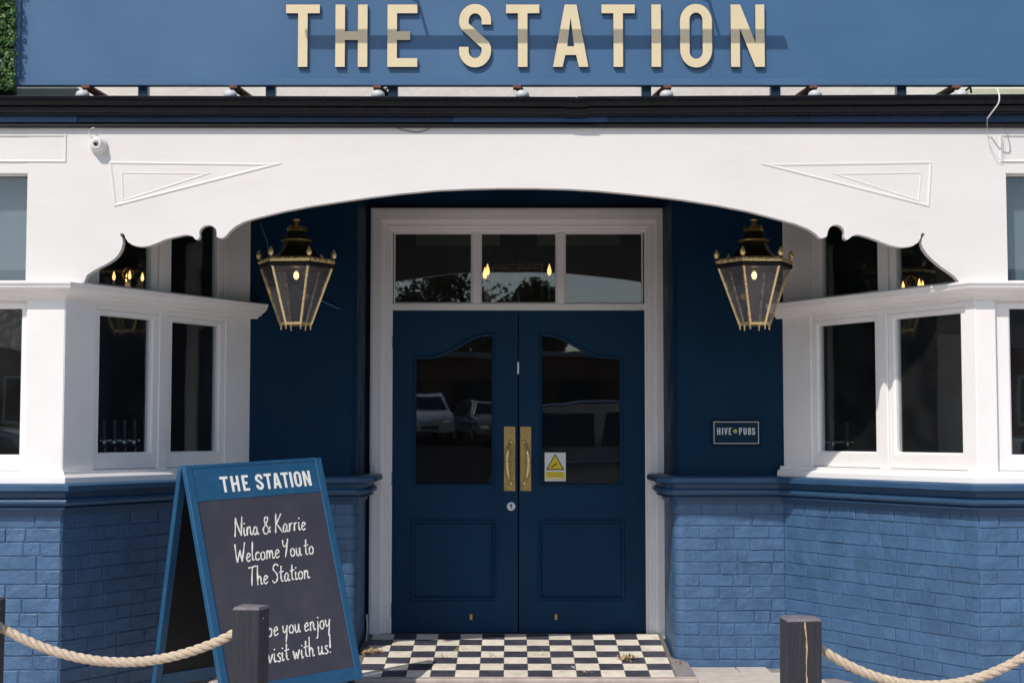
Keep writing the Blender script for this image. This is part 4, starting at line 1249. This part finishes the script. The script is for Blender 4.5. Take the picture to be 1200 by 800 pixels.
# handwriting: strokes per letter, x height .5
G = {
 'N': (.42, [[(0, 0), (.04, .5), (.07, .95)], [(.06, .98), (.18, .5), (.33, .03)], [(.33, .02), (.36, .5), (.40, 1.02)]]),
 'i': (.13, [[(.03, .42), (.02, .15), (.05, .0), (.11, .06)], [(.05, .62), (.055, .66)]]),
 'n': (.30, [[(.02, 0), (.03, .42)], [(.03, .28), (.12, .43), (.19, .38), (.20, .1), (.24, 0), (.29, .06)]]),
 'a': (.30, [[(.20, .36), (.12, .42), (.03, .28), (.02, .08), (.10, 0), (.18, .14), (.21, .38), (.21, .10), (.25, .0), (.29, .05)]]),
 '&': (.45, [[(.40, .05), (.26, .35), (.12, .66), (.16, .86), (.27, .88), (.29, .72), (.16, .48), (.04, .26), (.06, .06), (.20, -.02), (.34, .16), (.40, .34)]]),
 'K': (.40, [[(.03, 0), (.06, .5), (.09, 1.0)], [(.36, .98), (.20, .68), (.08, .45)], [(.10, .48), (.24, .25), (.40, -.02)]]),
 'r': (.22, [[(.02, 0), (.04, .42)], [(.03, .25), (.10, .40), (.18, .42)]]),
 'e': (.27, [[(.03, .20), (.14, .24), (.21, .33), (.15, .43), (.05, .34), (.02, .14), (.09, 0), (.22, .08)]]),
 'W': (.52, [[(0, .95), (.04, .4), (.09, .02)], [(.09, .02), (.18, .35), (.25, .62)], [(.25, .62), (.29, .3), (.34, .03)], [(.34, .03), (.42, .5), (.50, 1.0)]]),
 'l': (.13, [[(.05, .98), (.02, .4), (.03, .06), (.10, .03)]]),
 'c': (.24, [[(.20, .36), (.12, .43), (.03, .28), (.03, .08), (.11, 0), (.22, .08)]]),
 'o': (.28, [[(.13, .42), (.04, .34), (.02, .12), (.10, 0), (.20, .06), (.23, .26), (.17, .41), (.11, .41)]]),
 'm': (.43, [[(.02, 0), (.03, .42)], [(.03, .26), (.10, .42), (.16, .36), (.17, .02)], [(.17, .26), (.25, .42), (.31, .36), (.33, .06), (.38, 0), (.42, .05)]]),
 'Y': (.36, [[(.02, .90), (.03, .66), (.12, .56), (.24, .70), (.30, .95)], [(.29, .95), (.22, .5), (.12, .0)]]),
 'u': (.30, [[(.02, .42), (.02, .12), (.08, 0), (.17, .12), (.21, .42)], [(.21, .40), (.21, .10), (.25, 0), (.29, .05)]]),
 't': (.22, [[(.11, .82), (.08, .35), (.10, .05), (.18, .03)], [(.0, .50), (.21, .54)]]),
 'T': (.38, [[(.0, .93), (.20, .96), (.40, 1.0)], [(.20, .96), (.16, .5), (.13, 0)]]),
 'h': (.30, [[(.05, 1.0), (.03, .5), (.02, 0)], [(.02, .24), (.12, .43), (.19, .36), (.20, .08), (.24, 0), (.28, .05)]]),
 'S': (.34, [[(.32, .88), (.22, .98), (.08, .86), (.08, .68), (.20, .52), (.27, .30), (.20, .06), (.08, .0), (.0, .12)]]),
 'H': (.40, [[(.04, 0), (.06, .98)], [(.32, 0), (.35, 1.0)], [(.05, .48), (.34, .52)]]),
 'p': (.30, [[(.03, .42), (.02, 0), (.0, -.42)], [(.03, .25), (.12, .43), (.22, .34), (.20, .08), (.10, .0), (.03, .08)]]),
 'y': (.30, [[(.02, .42), (.03, .18), (.10, .08), (.20, .22), (.24, .42)], [(.24, .42), (.20, .0), (.14, -.42)]]),
 'j': (.16, [[(.10, .42), (.09, 0), (.04, -.40), (-.04, -.44)], [(.11, .60), (.115, .64)]]),
 'v': (.27, [[(.02, .42), (.09, .02)], [(.09, .02), (.18, .22), (.24, .44)]]),
 's': (.22, [[(.19, .38), (.12, .43), (.05, .33), (.13, .22), (.18, .10), (.10, .0), (.01, .05)]]),
 'w': (.40, [[(.02, .42), (.08, .02)], [(.08, .02), (.18, .32)], [(.18, .32), (.23, .02)], [(.23, .02), (.34, .44)]]),
 '!': (.14, [[(.09, 1.0), (.06, .30)], [(.05, .04), (.055, .07)]]),
}
rndh = random.Random(11)
def word(text, x, z, size):
    m = MB(); lay = 0
    for ch in text:
        wd, strokes = G[ch]
        jz = rndh.uniform(-.012, .012)
        for st_ in strokes:
            pts = cat([(x + (px_ * 1.17 + py_ * .14) * size, 0, z + (py_ + jz) * size) for px_, py_ in st_], 5)
            lay += 1
            n = len(pts); yy = .0040 - .036 - .00006 * lay
            a = []; b_ = []
            for i, p_ in enumerate(pts):
                t = (pts[min(i + 1, n - 1)] - pts[max(i - 1, 0)]).normalized()
                nn = Vector((-t.z, 0, t.x))
                wv = size * (.031 + .008 * math.sin(i * .9 + lay)) * (1.0 if n > 7 else 1.1)
                # brush pen: thicker on down strokes
                wv *= 1.0 + .25 * abs(t.z)
                a.append(Vector((p_.x, yy, p_.z)) + nn * wv); b_.append(Vector((p_.x, yy, p_.z)) - nn * wv)
            # rounded ends
            e0 = (pts[0] - pts[1]).normalized() * size * .035; e1 = (pts[-1] - pts[-2]).normalized() * size * .035
            v = [Vector((pts[0].x, yy, pts[0].z)) + e0] + a + [Vector((pts[-1].x, yy, pts[-1].z)) + e1] + b_[::-1]
            k = len(v)
            vv = [v[0]] + a + b_ + [v[n + 1]]
            f = [(0, 1, n + 1)] + [(1 + i, 2 + i, n + 2 + i, n + 1 + i) for i in range(n - 1)] + [(n, 2 * n + 1, 2 * n)]
            m.add(vv, f)
        x += (wd + .035) * 1.17 * size
    o = m.build('handwritten_word', CHALK, fr)
    return x
def line(words, x, z, size, gapw=.20):
    for w_ in words:
        x = word(w_, x, z, size) + gapw * size
SZ = .100
zt_ = LL - top_h
line(['Nina', '&', 'Karrie'], .228, zt_ - .203, SZ)
line(['Welcome', 'You', 'to'], .205, zt_ - .340, SZ, .14)
line(['The', 'Station'], .262, zt_ - .468, SZ)
line(['Hope', 'you', 'enjoy'], .228, zt_ - .745, SZ)
line(['visit', 'with', 'us!'], .292, zt_ - .880, SZ)

# ------------------------------------------------------------ posts and ropes
Yr = 6.0
def post(xc, w_, ztop, rotz, label, split=False):
    o = empty('rope_post', (xc, Yr, 0), (0, R(.5), rotz))
    tag(o, label, 'post', 'dark timber posts carrying the rope')
    m = MB(); h = w_ / 2
    m.hexa([(-h, -h, -.05), (h, -h, -.05), (h, h, -.05), (-h, h, -.05), (-h, -h, ztop - .010), (h, -h, ztop - .008), (h, h, ztop - .012), (-h, h, ztop - .009)])
    m.build('timber', POST, o, bevel=.004)
    m = MB().hexa([(-h + .001, -h + .001, ztop - .013), (h - .001, -h + .001, ztop - .013), (h - .001, h - .001, ztop - .013), (-h + .001, h - .001, ztop - .013),
                   (-h + .006, -h + .006, ztop - .002), (h - .006, -h + .006, ztop), (h - .006, h - .006, ztop - .003), (-h + .006, h - .006, ztop)])
    m.build('sawn_top', POSTT, o)
    if split:
        m = MB(); rr_ = random.Random(5); x = .0
        zz = ztop - .012
        ptsl = []
        while zz > .25:
            ptsl.append((x, zz, rr_.uniform(.0012, .0038))); zz -= .022; x += rr_.uniform(-.0022, .003)
        for (xa_, za, wa), (xb_, zb_, wb_) in zip(ptsl, ptsl[1:]):
            m.add([(xa_ - wa, -h - .0008, za), (xa_ + wa, -h - .0008, za), (xb_ + wb_, -h - .0008, zb_), (xb_ - wb_, -h - .0008, zb_)], [(0, 3, 2, 1)])
        m.build('timber_split', SPLIT, o)
        MB().box(-h - .001, h * .4, -h - .0004, -h + .004, ztop - .7, ztop - .699)
    else:
        MB().ball((h + .0005, -h * .3, ztop - .045), .004, 6).build('nail', STEEL, o)
    return o
p1 = post(PX(292, Yr, 750), .112, PZ(709, Yr), R(-12), 'dark square timber post standing in front of the A-board')
p2 = post(PX(936.5, Yr, 750), .134, PZ(722, Yr), R(3), 'dark timber post with a pale split down its face, right of the doors', True)
p3 = post(PX(-22.5, Yr, 750), .135, PZ(699, Yr), R(2), 'dark timber post cut off by the left edge of the photo')
def rope(p0, p1_, sag, label, low=None):
    m = MB(); p0 = Vector(p0); p1_ = Vector(p1_)
    L = (p1_ - p0).length; n = 190
    r0, rs, pitch = .0092, .0108, .098
    def c(t): 
        q = p0.lerp(p1_, t); q.z -= sag * 4 * t * (1 - t); return q
    for s in range(3):
        pth = []
        for i in range(n + 1):
            t = i / n; q = c(t)
            tg = (c(min(1, t + .001)) - c(max(0, t - .001))).normalized()
            a = tg.cross(Vector((0, 1, 0))).normalized(); b_ = tg.cross(a)
            an = 2 * math.pi * (t * L / pitch) + s * 2 * math.pi / 3
            pth.append(q + (a * math.cos(an) + b_ * math.sin(an)) * r0)
        m.tube(pth, rs, 8)
    o = m.build('barrier_rope', ROPE, smooth=True)
    tag(o, label, 'rope', 'thick twisted ropes slung between the posts')
    return o
rope(at(-2, 733, Yr), at(278, 740, Yr), .128, 'thick twisted pale rope sagging from the left edge to the post by the A-board')
rope(at(950, 752, Yr), at(1232, 747, Yr), .175, 'thick twisted pale rope at lower right, dipping below the frame')
p4 = post(PX(1250, Yr, 750), .13, PZ(715, Yr), 0, 'dark timber post just beyond the right edge of the photo')

# ------------------------------------------------------------ litter and weeds on the tiles
rnd = random.Random(21)
def litter(cx, cy, n, spread, label, m_=DRYL, size=.02, zb_=None):
    o_ = MB()
    zc = tz(cy) if zb_ is None else zb_
    for i in range(n):
        c = Vector((cx + rnd.gauss(0, spread), cy + rnd.gauss(0, spread * .8), zc + .004 + rnd.uniform(0, .022)))
        a = Vector((rnd.uniform(-1, 1), rnd.uniform(-1, 1), rnd.uniform(-.6, .9))).normalized()
        b_ = a.orthogonal().normalized(); s = rnd.uniform(.4, 1) * size
        up_ = a.cross(b_) * s * .25
        o_.add([c - a * s, c + b_ * s * .28, c + a * s + up_, c - b_ * s * .28 + up_], [(0, 1, 2), (0, 2, 3)])
    o = o_.build('dry_leaf_litter', m_); tag(o, label, 'leaf litter', kind='stuff')
litter(PX(735, 9.55, 775), 9.55, 34, .028, 'small heap of dry leaves on the right of the tiled step', size=.036)
litter(PX(436, 9.75, 762), 9.72, 44, .035, 'dry leaf litter in the corner behind the A-board', size=.03)
litter(PX(540, 9.80, 765), 9.75, 16, .030, 'pale weeds on the left of the tiled step', mat('pale_weed', (.35, .36, .15), .8), .014)
litter(PX(577, 9.60, 765), 9.62, 7, .010, 'tiny green weed between the tiles', mat('green_weed', (.16, .26, .04), .8), .014)
litter(PX(520, 9.72, 765), 9.60, 16, .030, 'second patch of pale weeds between the tiles', bpy.data.materials['pale_weed'], .014)
litter(PX(672, 9.3, 782), 9.30, 4, .008, 'white scrap on the front tiles right of centre', WPLAS, .012)
litter(PX(690, 9.2, 782), 9.22, 8, .016, 'crumbs of dry leaf at the front edge of the tiles', size=.014)
litter(PX(634, 9.65, 765), 9.66, 8, .016, 'straw coloured crumbs on the middle tiles', bpy.data.materials['pale_weed'], .012)
litter(PX(792, 9.7, 765), 9.5, 8, .012, 'dry leaf crumbs at the foot of the right porch wall', size=.02, zb_=.03)

# ------------------------------------------------------------ inside the pub
def chandelier(x, y, z, s, label):
    c = empty('chandelier', (x, y, z))
    tag(c, label, 'chandelier', 'iron candle chandeliers hanging inside the pub')
    m = MB(); m.tube([(math.cos(q * math.pi / 12) * .26 * s, math.sin(q * math.pi / 12) * .26 * s, 0) for q in range(24)], .008, 6, closed=True)
    m.tube([(math.cos(q * math.pi / 8) * .10 * s, .0, .12 + math.sin(q * math.pi / 8) * .10 * s) for q in range(16)], .007, 6, closed=True)
    m.build('iron_ring', BRASS, c, smooth=True)
    MB().tube([(0, 0, -.05), (0, 0, 3.15 - z)], .008, 6).build('chain_rod', BLACK, c)
    for i in range(4):
        q = i * math.pi / 2 + .35
        e = Vector((math.cos(q) * .26 * s, math.sin(q) * .26 * s, 0))
        MB().tube([(0, 0, -.04), e * .5 + Vector((0, 0, -.05)), e], .006, 6).build('arm', BRASS, c)
        MB().tube([e, e + Vector((0, 0, .07))], .010, 8).build('candle_sleeve', CREAMW, c)
        MB().lathe(e + Vector((0, 0, .07)), [(.005, 0), (.011, .014), (.010, .030), (.004, .052), (.001, .060)], 8).build('candle_bulb', BULB, c, smooth=True)
    return c
a = at(150, 341, 10.2); chandelier(a.x, a.y, a.z, .36, 'iron candle chandelier seen through the upper panes of the left bay')
a = at(1068, 350, 10.4); chandelier(a.x, a.y, a.z, .36, 'iron candle chandelier seen through the upper panes of the right bay')
# pendant lantern in the lobby
Y1 = 11.5
a = at(606, 312, Y1)
pl = empty('pendant_lantern', (a.x, Y1, a.z)); tag(pl, 'rectangular glass pendant lantern with candle bulbs behind the fanlight', 'pendant lantern')
m = MB(); hw_, hd_ = .19, .12
for z_ in (0, -.09, -.34):
    m.tube([(-hw_, -hd_, z_), (hw_, -hd_, z_), (hw_, hd_, z_), (-hw_, hd_, z_)], .007, 4, closed=True)
for sx_ in (-1, 1):
    for sy_ in (-1, 1): m.tube([(sx_ * hw_, sy_ * hd_, 0), (sx_ * hw_, sy_ * hd_, -.34)], .007, 4)
m.build('metal_frame', BRASSP, pl)
MB().tube([(0, 0, 0), (0, 0, 3.15 - a.z)], .007, 6).build('chain_rod', BLACK, pl)
for sx_, sz_ in ((-.225, -.07), (-.245, -.095), (.245, -.07)):
    MB().tube([(sx_, 0, -.25), (sx_, 0, sz_)], .010, 8).build('candle_sleeve', CREAMW, pl)
    MB().lathe((sx_, 0, sz_), [(.006, 0), (.016, .02), (.015, .045), (.005, .075), (.001, .09)], 8).build('candle_bulb', BULB, pl, smooth=True)
    MB().tube([(sx_, 0, -.25), (sx_ * .6, 0, -.33), (0, 0, -.34)], .007, 6).build('arm', BRASS, pl)
a = at(571, 432, 13.2)
pd = empty('ceiling_pendant', (a.x, 13.2, a.z)); tag(pd, 'small shaded lamp glowing behind the left door glass', 'pendant lamp')
MB().lathe((0, 0, 0), [(.07, 0), (.06, .02), (.02, .06)], 16).build('lamp_shade', BLACK, pd, smooth=True)
MB().ball((0, 0, 0), .032, 10).build('bulb', BULB, pd, smooth=True)
MB().tube([(0, 0, .06), (0, 0, 3.15 - a.z)], .004, 6).build('flex', BLACK, pd)
# bar with taps behind each bay
def taps(px0, px1, py, F, Y, n, label, side):
    a0, a1 = at(px0, py, Y), at(px1, py, Y)
    t = empty('beer_tap_rail', (a0.x, Y, 1.05)); tag(t, label, 'beer taps', 'chrome beer tap rails on the bar counter')
    zz = a0.z - 1.05; wx = a1.x - a0.x
    MB().tube([(0, 0, zz), (wx, 0, zz)], .017, 10).build('tap_rail', CHROME, t, smooth=True)
    for i in range(n):
        x = wx * (i + .5) / n
        MB().tube([(x, 0, 0), (x, 0, zz)], .010, 8).build('tap_column', CHROME, t, smooth=True)
        MB().tube([(x, -.02, zz), (x, -.03, zz + .07), (x, -.035, zz + .14)], [.008, .011, .013], 8).build('tap_handle', STEEL, t, smooth=True)
        MB().lathe((x, -.03, zz - .02), [(.002, -.03), (.02, -.02), (.024, 0), (.02, .02), (.002, .03)], 12).build('tap_badge', CHROME, t, smooth=True)
    return t
taps(118, 165, 516, None, 10.4, 4, 'chrome beer tap rail seen low through the left bay window', -1)
taps(966, 1000, 518, None, 10.6, 2, 'chrome beer tap rail seen low through the right bay window', 1)
WOOD = mat('dark_bar_wood', (.035, .022, .016), .35, .2, 8)
for (xa_, xb_, lb) in ((-4.6, -1.95, 'left'), (2.0, 4.6, 'right')):
    c = empty('bar_counter', ((xa_ + xb_) / 2, 10.6, .1)); tag(c, 'dark wooden counter standing inside the %s bay window' % lb, 'counter')
    I = Matrix.Translation(-Vector(c.location))
    o = MB().box(xa_, xb_, 10.3, 10.9, 1.0, 1.05).build('counter_top', WOOD, c, bevel=.006); o.matrix_parent_inverse = I
    o = MB().box(xa_ + .05, xb_ - .05, 10.4, 10.85, .1, .999).build('counter_front', WOOD, c); o.matrix_parent_inverse = I

# ------------------------------------------------------------ across the street: only seen mirrored in the glass
PAINTS = {}
def car(x, y, z, rot, colr, h, Lc, label, group='cars parked across the street'):
    c = empty('parked_car', (x, y, z), (0, 0, rot)); tag(c, label, 'car', group)
    pm = mat('car_paint', colr, .22, .02, 2, coat=1.0, spec=.6)
    gm = bpy.data.materials.get('car_glass') or mat('car_glass', (.015, .018, .02), .05, 0, rvar=.02)
    wy = .88
    # side profile (x along, z up)
    prof = [(-Lc / 2, .35), (-Lc / 2, .75), (-Lc / 2 + .08, .95), (-Lc / 2 + .35, h * .60), (-Lc * .47 + .35, h * .93), (-Lc * .32, h), (Lc * .05, h), (Lc * .16, h * .96), (Lc * .28, h * .64), (Lc * .44, h * .56), (Lc / 2, h * .42), (Lc / 2, .35)]
    body = MB(); k = len(prof)
    for yy, sc_ in ((-wy, 1), (-wy * .98, 1), (wy * .98, 1), (wy, 1)):
        for (px_, pz_) in prof:
            inn = max(0, (pz_ - h * .62)) / (h * .38) * .22
            ys_ = math.copysign(abs(yy) - inn, yy)
            body.v.append(Vector((px_, ys_, pz_)))
    for r_ in range(3):
        for i in range(k): body.f.append((r_ * k + i, r_ * k + (i + 1) % k, (r_ + 1) * k + (i + 1) % k, (r_ + 1) * k + i))
    body.f.append(tuple(range(k))); body.f.append(tuple(range(4 * k - 1, 3 * k - 1, -1)))
    body.build('body', pm, c, bevel=.03, smooth=True, seg=2)
    # windows
    for sg in (-1, 1):
        for a_, b_ in ((-.34, -.12), (-.10, .10)):
            q = [(Lc * a_, h * .66), (Lc * b_, h * .66), (Lc * (b_ - .0), h * .92), (Lc * (a_ + .03), h * .92)]
            if b_ > 0: q[1] = (Lc * .22, h * .66); q[2] = (Lc * .12, h * .92)
            v = []
            for px_, pz_ in q:
                inn = max(0, (pz_ - h * .62)) / (h * .38) * .22
                v.append((px_, sg * (wy - inn + .012), pz_))
            v2 = [(a[0], a[1] - sg * .02, a[2]) for a in v]
            MB().add(v + v2, [(0, 1, 2, 3), (7, 6, 5, 4), (0, 4, 5, 1), (1, 5, 6, 2), (2, 6, 7, 3), (3, 7, 4, 0)]).build('side_window', gm, c)
    ws_ = [(Lc * .175, h * .93), (Lc * .272, h * .665)]
    MB().add([(ws_[0][0] + .015, -.60, ws_[0][1]), (ws_[0][0] + .015, .60, ws_[0][1]), (ws_[1][0] + .03, .78, ws_[1][1]), (ws_[1][0] + .03, -.78, ws_[1][1]),
              (ws_[0][0] - .02, -.60, ws_[0][1]), (ws_[0][0] - .02, .60, ws_[0][1]), (ws_[1][0] - .02, .78, ws_[1][1]), (ws_[1][0] - .02, -.78, ws_[1][1])],
             [(0, 1, 2, 3), (7, 6, 5, 4), (0, 4, 5, 1), (1, 5, 6, 2), (2, 6, 7, 3), (3, 7, 4, 0)]).build('windscreen', gm, c)
    for sy_ in (-.6, .6):
        MB().box(Lc / 2 - .06, Lc / 2 + .015, sy_ - .16, sy_ + .16, h * .40 - .1, h * .40 + .02).build('headlight', CHROME, c, bevel=.02)
        for sx_ in (-.30, .31):
            wv = MB()
            k = 18
            yy = math.copysign(.80, sy_)
            for yq in (yy - .11, yy + .11):
                for i in range(k): wv.v.append(Vector((Lc * sx_ + math.cos(2 * math.pi * i / k) * .33, yq, .33 + math.sin(2 * math.pi * i / k) * .33)))
            for i in range(k): wv.f.append((i, (i + 1) % k, (i + 1) % k + k, i + k))
            wv.f.append(tuple(range(k))); wv.f.append(tuple(range(2 * k - 1, k - 1, -1)))
            wo = wv.build('wheel', BLACK, c)
            ri = MB()
            for yq in (yy - .115, yy + .115):
                for i in range(12): ri.v.append(Vector((Lc * sx_ + math.cos(2 * math.pi * i / 12) * .2, yq, .33 + math.sin(2 * math.pi * i / 12) * .2)))
            for i in range(12): ri.f.append((i, (i + 1) % 12, (i + 1) % 12 + 12, i + 12))
            ri.f.append(tuple(range(12))); ri.f.append(tuple(range(23, 11, -1)))
            ri.build('rim', STEEL, wo)
    for sg in (-1, 1):
        tr_ = [(-Lc * .40, h * .655), (-Lc * .36, h * .86), (-Lc * .30, h * .985), (-Lc * .10, h * 1.012), (Lc * .06, h * 1.0), (Lc * .16, h * .93), (Lc * .26, h * .68)]
        MB().tube([(a_, sg * (wy - max(0, (b_ - h * .62)) / (h * .38) * .22 + .01), b_) for a_, b_ in tr_], .022, 6).build('window_trim', CHROME, c, smooth=True)
        MB().tube([(-Lc * .44, sg * (wy + .012), h * .52), (0, sg * (wy + .03), h * .535), (Lc * .42, sg * (wy + .012), h * .49)], .02, 6).build('side_trim', STEEL, c, smooth=True)
        MB().box(Lc * .20, Lc * .24, sg * (wy + .02) - .04, sg * (wy + .02) + .10, h * .62, h * .70).build('door_mirror', pm, c, bevel=.015)
    MB().box(Lc / 2 - .01, Lc / 2 + .02, -.35, .35, .42, .58).build('grille', BLACK, c)
    return c
car(1.9, -5.2, -.1, 0, (.13, .14, .16), 2.05, 4.6, 'dark grey tall car with bright trim parked side on, close behind the viewer')
car(-3.5, -38, 1.15, R(78), (.42, .43, .45), 1.85, 4.6, 'white van-like car parked nose towards the pub, left of the other far car')
car(-1.0, -37, 1.12, R(74), (.09, .11, .14), 1.55, 4.2, 'dark saloon parked further off beside the white one')
car(-8.6, -9, -.08, R(8), (.60, .62, .64), 1.6, 4.2, 'pale silver hatchback parked to the left across the street')
car(9.5, -8, -.08, R(-6), (.12, .14, .17), 1.5, 4.3, 'dark grey hatchback parked to the right across the street')
def gz(y): return -.10 + 1.25 * max(0, (-8 - y)) / 30 if y > -38 else 1.15 + .75 * (-38 - y) / 32
# low brick shed opposite
bd = empty('low_brick_building', (3, -46, gz(-44))); tag(bd, 'long low dark brick building standing across the street', 'building')
I = Matrix.Translation(-Vector(bd.location))
BRN = mat('brown_brick', (.12, .06, .04), .85, .2, 4, dirt=(.08, .05, .04), dirt_amt=.6, dscale=3)
z0 = gz(-44)
o = MB().box(-24, 30, -52, -44, z0 - .6, z0 + 3.4).build('wall', BRN, bd); o.matrix_parent_inverse = I
o = MB().box(-24.3, 30.3, -52.3, -43.7, z0 + 3.401, z0 + 3.65).build('roof', mat('grey_flat_roof', (.25, .26, .28), .8), bd, bevel=.02); o.matrix_parent_inverse = I
for i in range(11):
    xx = -21 + i * 4.6
    o = MB().box(xx, xx + 1.7, -43.98, -43.9, z0 + 1.1, z0 + 2.5).build('window', GLASSD if i < 0 else BLACK, bd); o.matrix_parent_inverse = I
REDB = mat('red_brick', (.22, .07, .045), .85, .2, 4, dirt=(.12, .06, .04), dirt_amt=.6, dscale=3)
SLT = mat('slate_roof', (.06, .075, .10), .6, .2, 5)
for x0_, x1_, lb in ((-30, -8.5, 'left'), (8.5, 30, 'right')):
    zq = gz(-30)
    bb_ = empty('terraced_building', ((x0_ + x1_) / 2, -33, zq)); tag(bb_, 'red brick building with a slate roof across the street on the ' + lb, 'building')
    I = Matrix.Translation(-Vector(bb_.location))
    o = MB().box(x0_, x1_, -37, -29, zq - .8, zq + 3.2).build('wall', REDB, bb_); o.matrix_parent_inverse = I
    o = MB().hexa([(x0_ - .2, -37.2, zq + 3.2), (x1_ + .2, -37.2, zq + 3.2), (x1_ + .2, -28.8, zq + 3.2), (x0_ - .2, -28.8, zq + 3.2),
                   (x0_, -33.2, zq + 6.0), (x1_, -33.2, zq + 6.0), (x1_, -32.8, zq + 6.0), (x0_, -32.8, zq + 6.0)]).build('roof', SLT, bb_); o.matrix_parent_inverse = I
    xx = x0_ + 1.2
    while xx < x1_ - 2:
        o = MB().box(xx, xx + 1.3, -29.02, -28.94, zq + .9, zq + 2.4).build('window', WHITE, bb_, bevel=.02); o.matrix_parent_inverse = I
        q = MB().box(xx + .1, xx + 1.2, -28.93, -28.92, zq + 1.0, zq + 2.3).build('pane', BLACK, o)
        xx += 2.7
# trees beyond
def tree(x, y, h, rad, seed, label):
    rr_ = random.Random(seed); z = gz(y)
    t = empty('broadleaf_tree', (x, y, z)); tag(t, label, 'tree', 'trees beyond the low building')
    MB().tube([(0, 0, -.3), (.1, 0, h * .25), (0, .1, h * .5), (.2, 0, h * .8)], [.32, .25, .18, .05], 8).build('trunk', BARK, t, smooth=True)
    lb_ = MB(); crown = MB()
    cl = []
    for i in range(16):
        q = rr_.uniform(0, 6.28); e = rr_.random() ** .5
        cpos = Vector((math.cos(q) * rad * e * .75, math.sin(q) * rad * e * .75, h * (.42 + .5 * rr_.random() * (1.1 - .6 * e))))
        cl.append((cpos, rad * rr_.uniform(.28, .48)))
        lb_.tube([(0, .05, h * .35), cpos * .6 + Vector((0, 0, h * .18)), cpos], [.10, .06, .02], 5)
    lb_.build('limbs', BARK, t)
    for cpos, cr_ in cl:
        for j in range(210):
            d = Vector((rr_.gauss(0, 1), rr_.gauss(0, 1), rr_.gauss(0, 1))).normalized() * cr_ * rr_.uniform(.5, 1.1)
            p_ = cpos + d; s = rr_.uniform(.10, .24)
            a_ = Vector((rr_.gauss(0, 1), rr_.gauss(0, 1), rr_.gauss(0, 1))).normalized(); b_ = a_.orthogonal().normalized()
            crown.add([p_ - a_ * s, p_ + b_ * s * .6, p_ + a_ * s, p_ - b_ * s * .6], [(0, 1, 2, 3)])
    crown.build('crown', LEAF2, t)
for i, (x, y, h, r_) in enumerate([(-6.0, -62, 9.2, 2.8), (-2.9, -62, 10.4, 3.0), (1.0, -64, 9.7, 2.4), (-12, -60, 6.8, 3.4), (-17.5, -63, 7.8, 3.8), (15, -66, 5.5, 3.2)]):
    tree(x, y, h, r_, 50 + i, ['round leafy tree left of the tallest one', 'tall leafy tree just left of the middle', 'leafy tree nearest the middle of the row', 'leafy tree third from the left end', 'leafy tree at the far left of the row', 'lone leafy tree at the far right'][i] + ' beyond the low building')

o = MB().tube([(-.955, 10.06, .075), (-.948, 10.05, .20), (-.952, 10.045, .27)], .0045, 6).build('pale_stick', CREAMW)
tag(o, 'thin pale stick leaning in the corner at the foot of the left porch wall', 'stick')
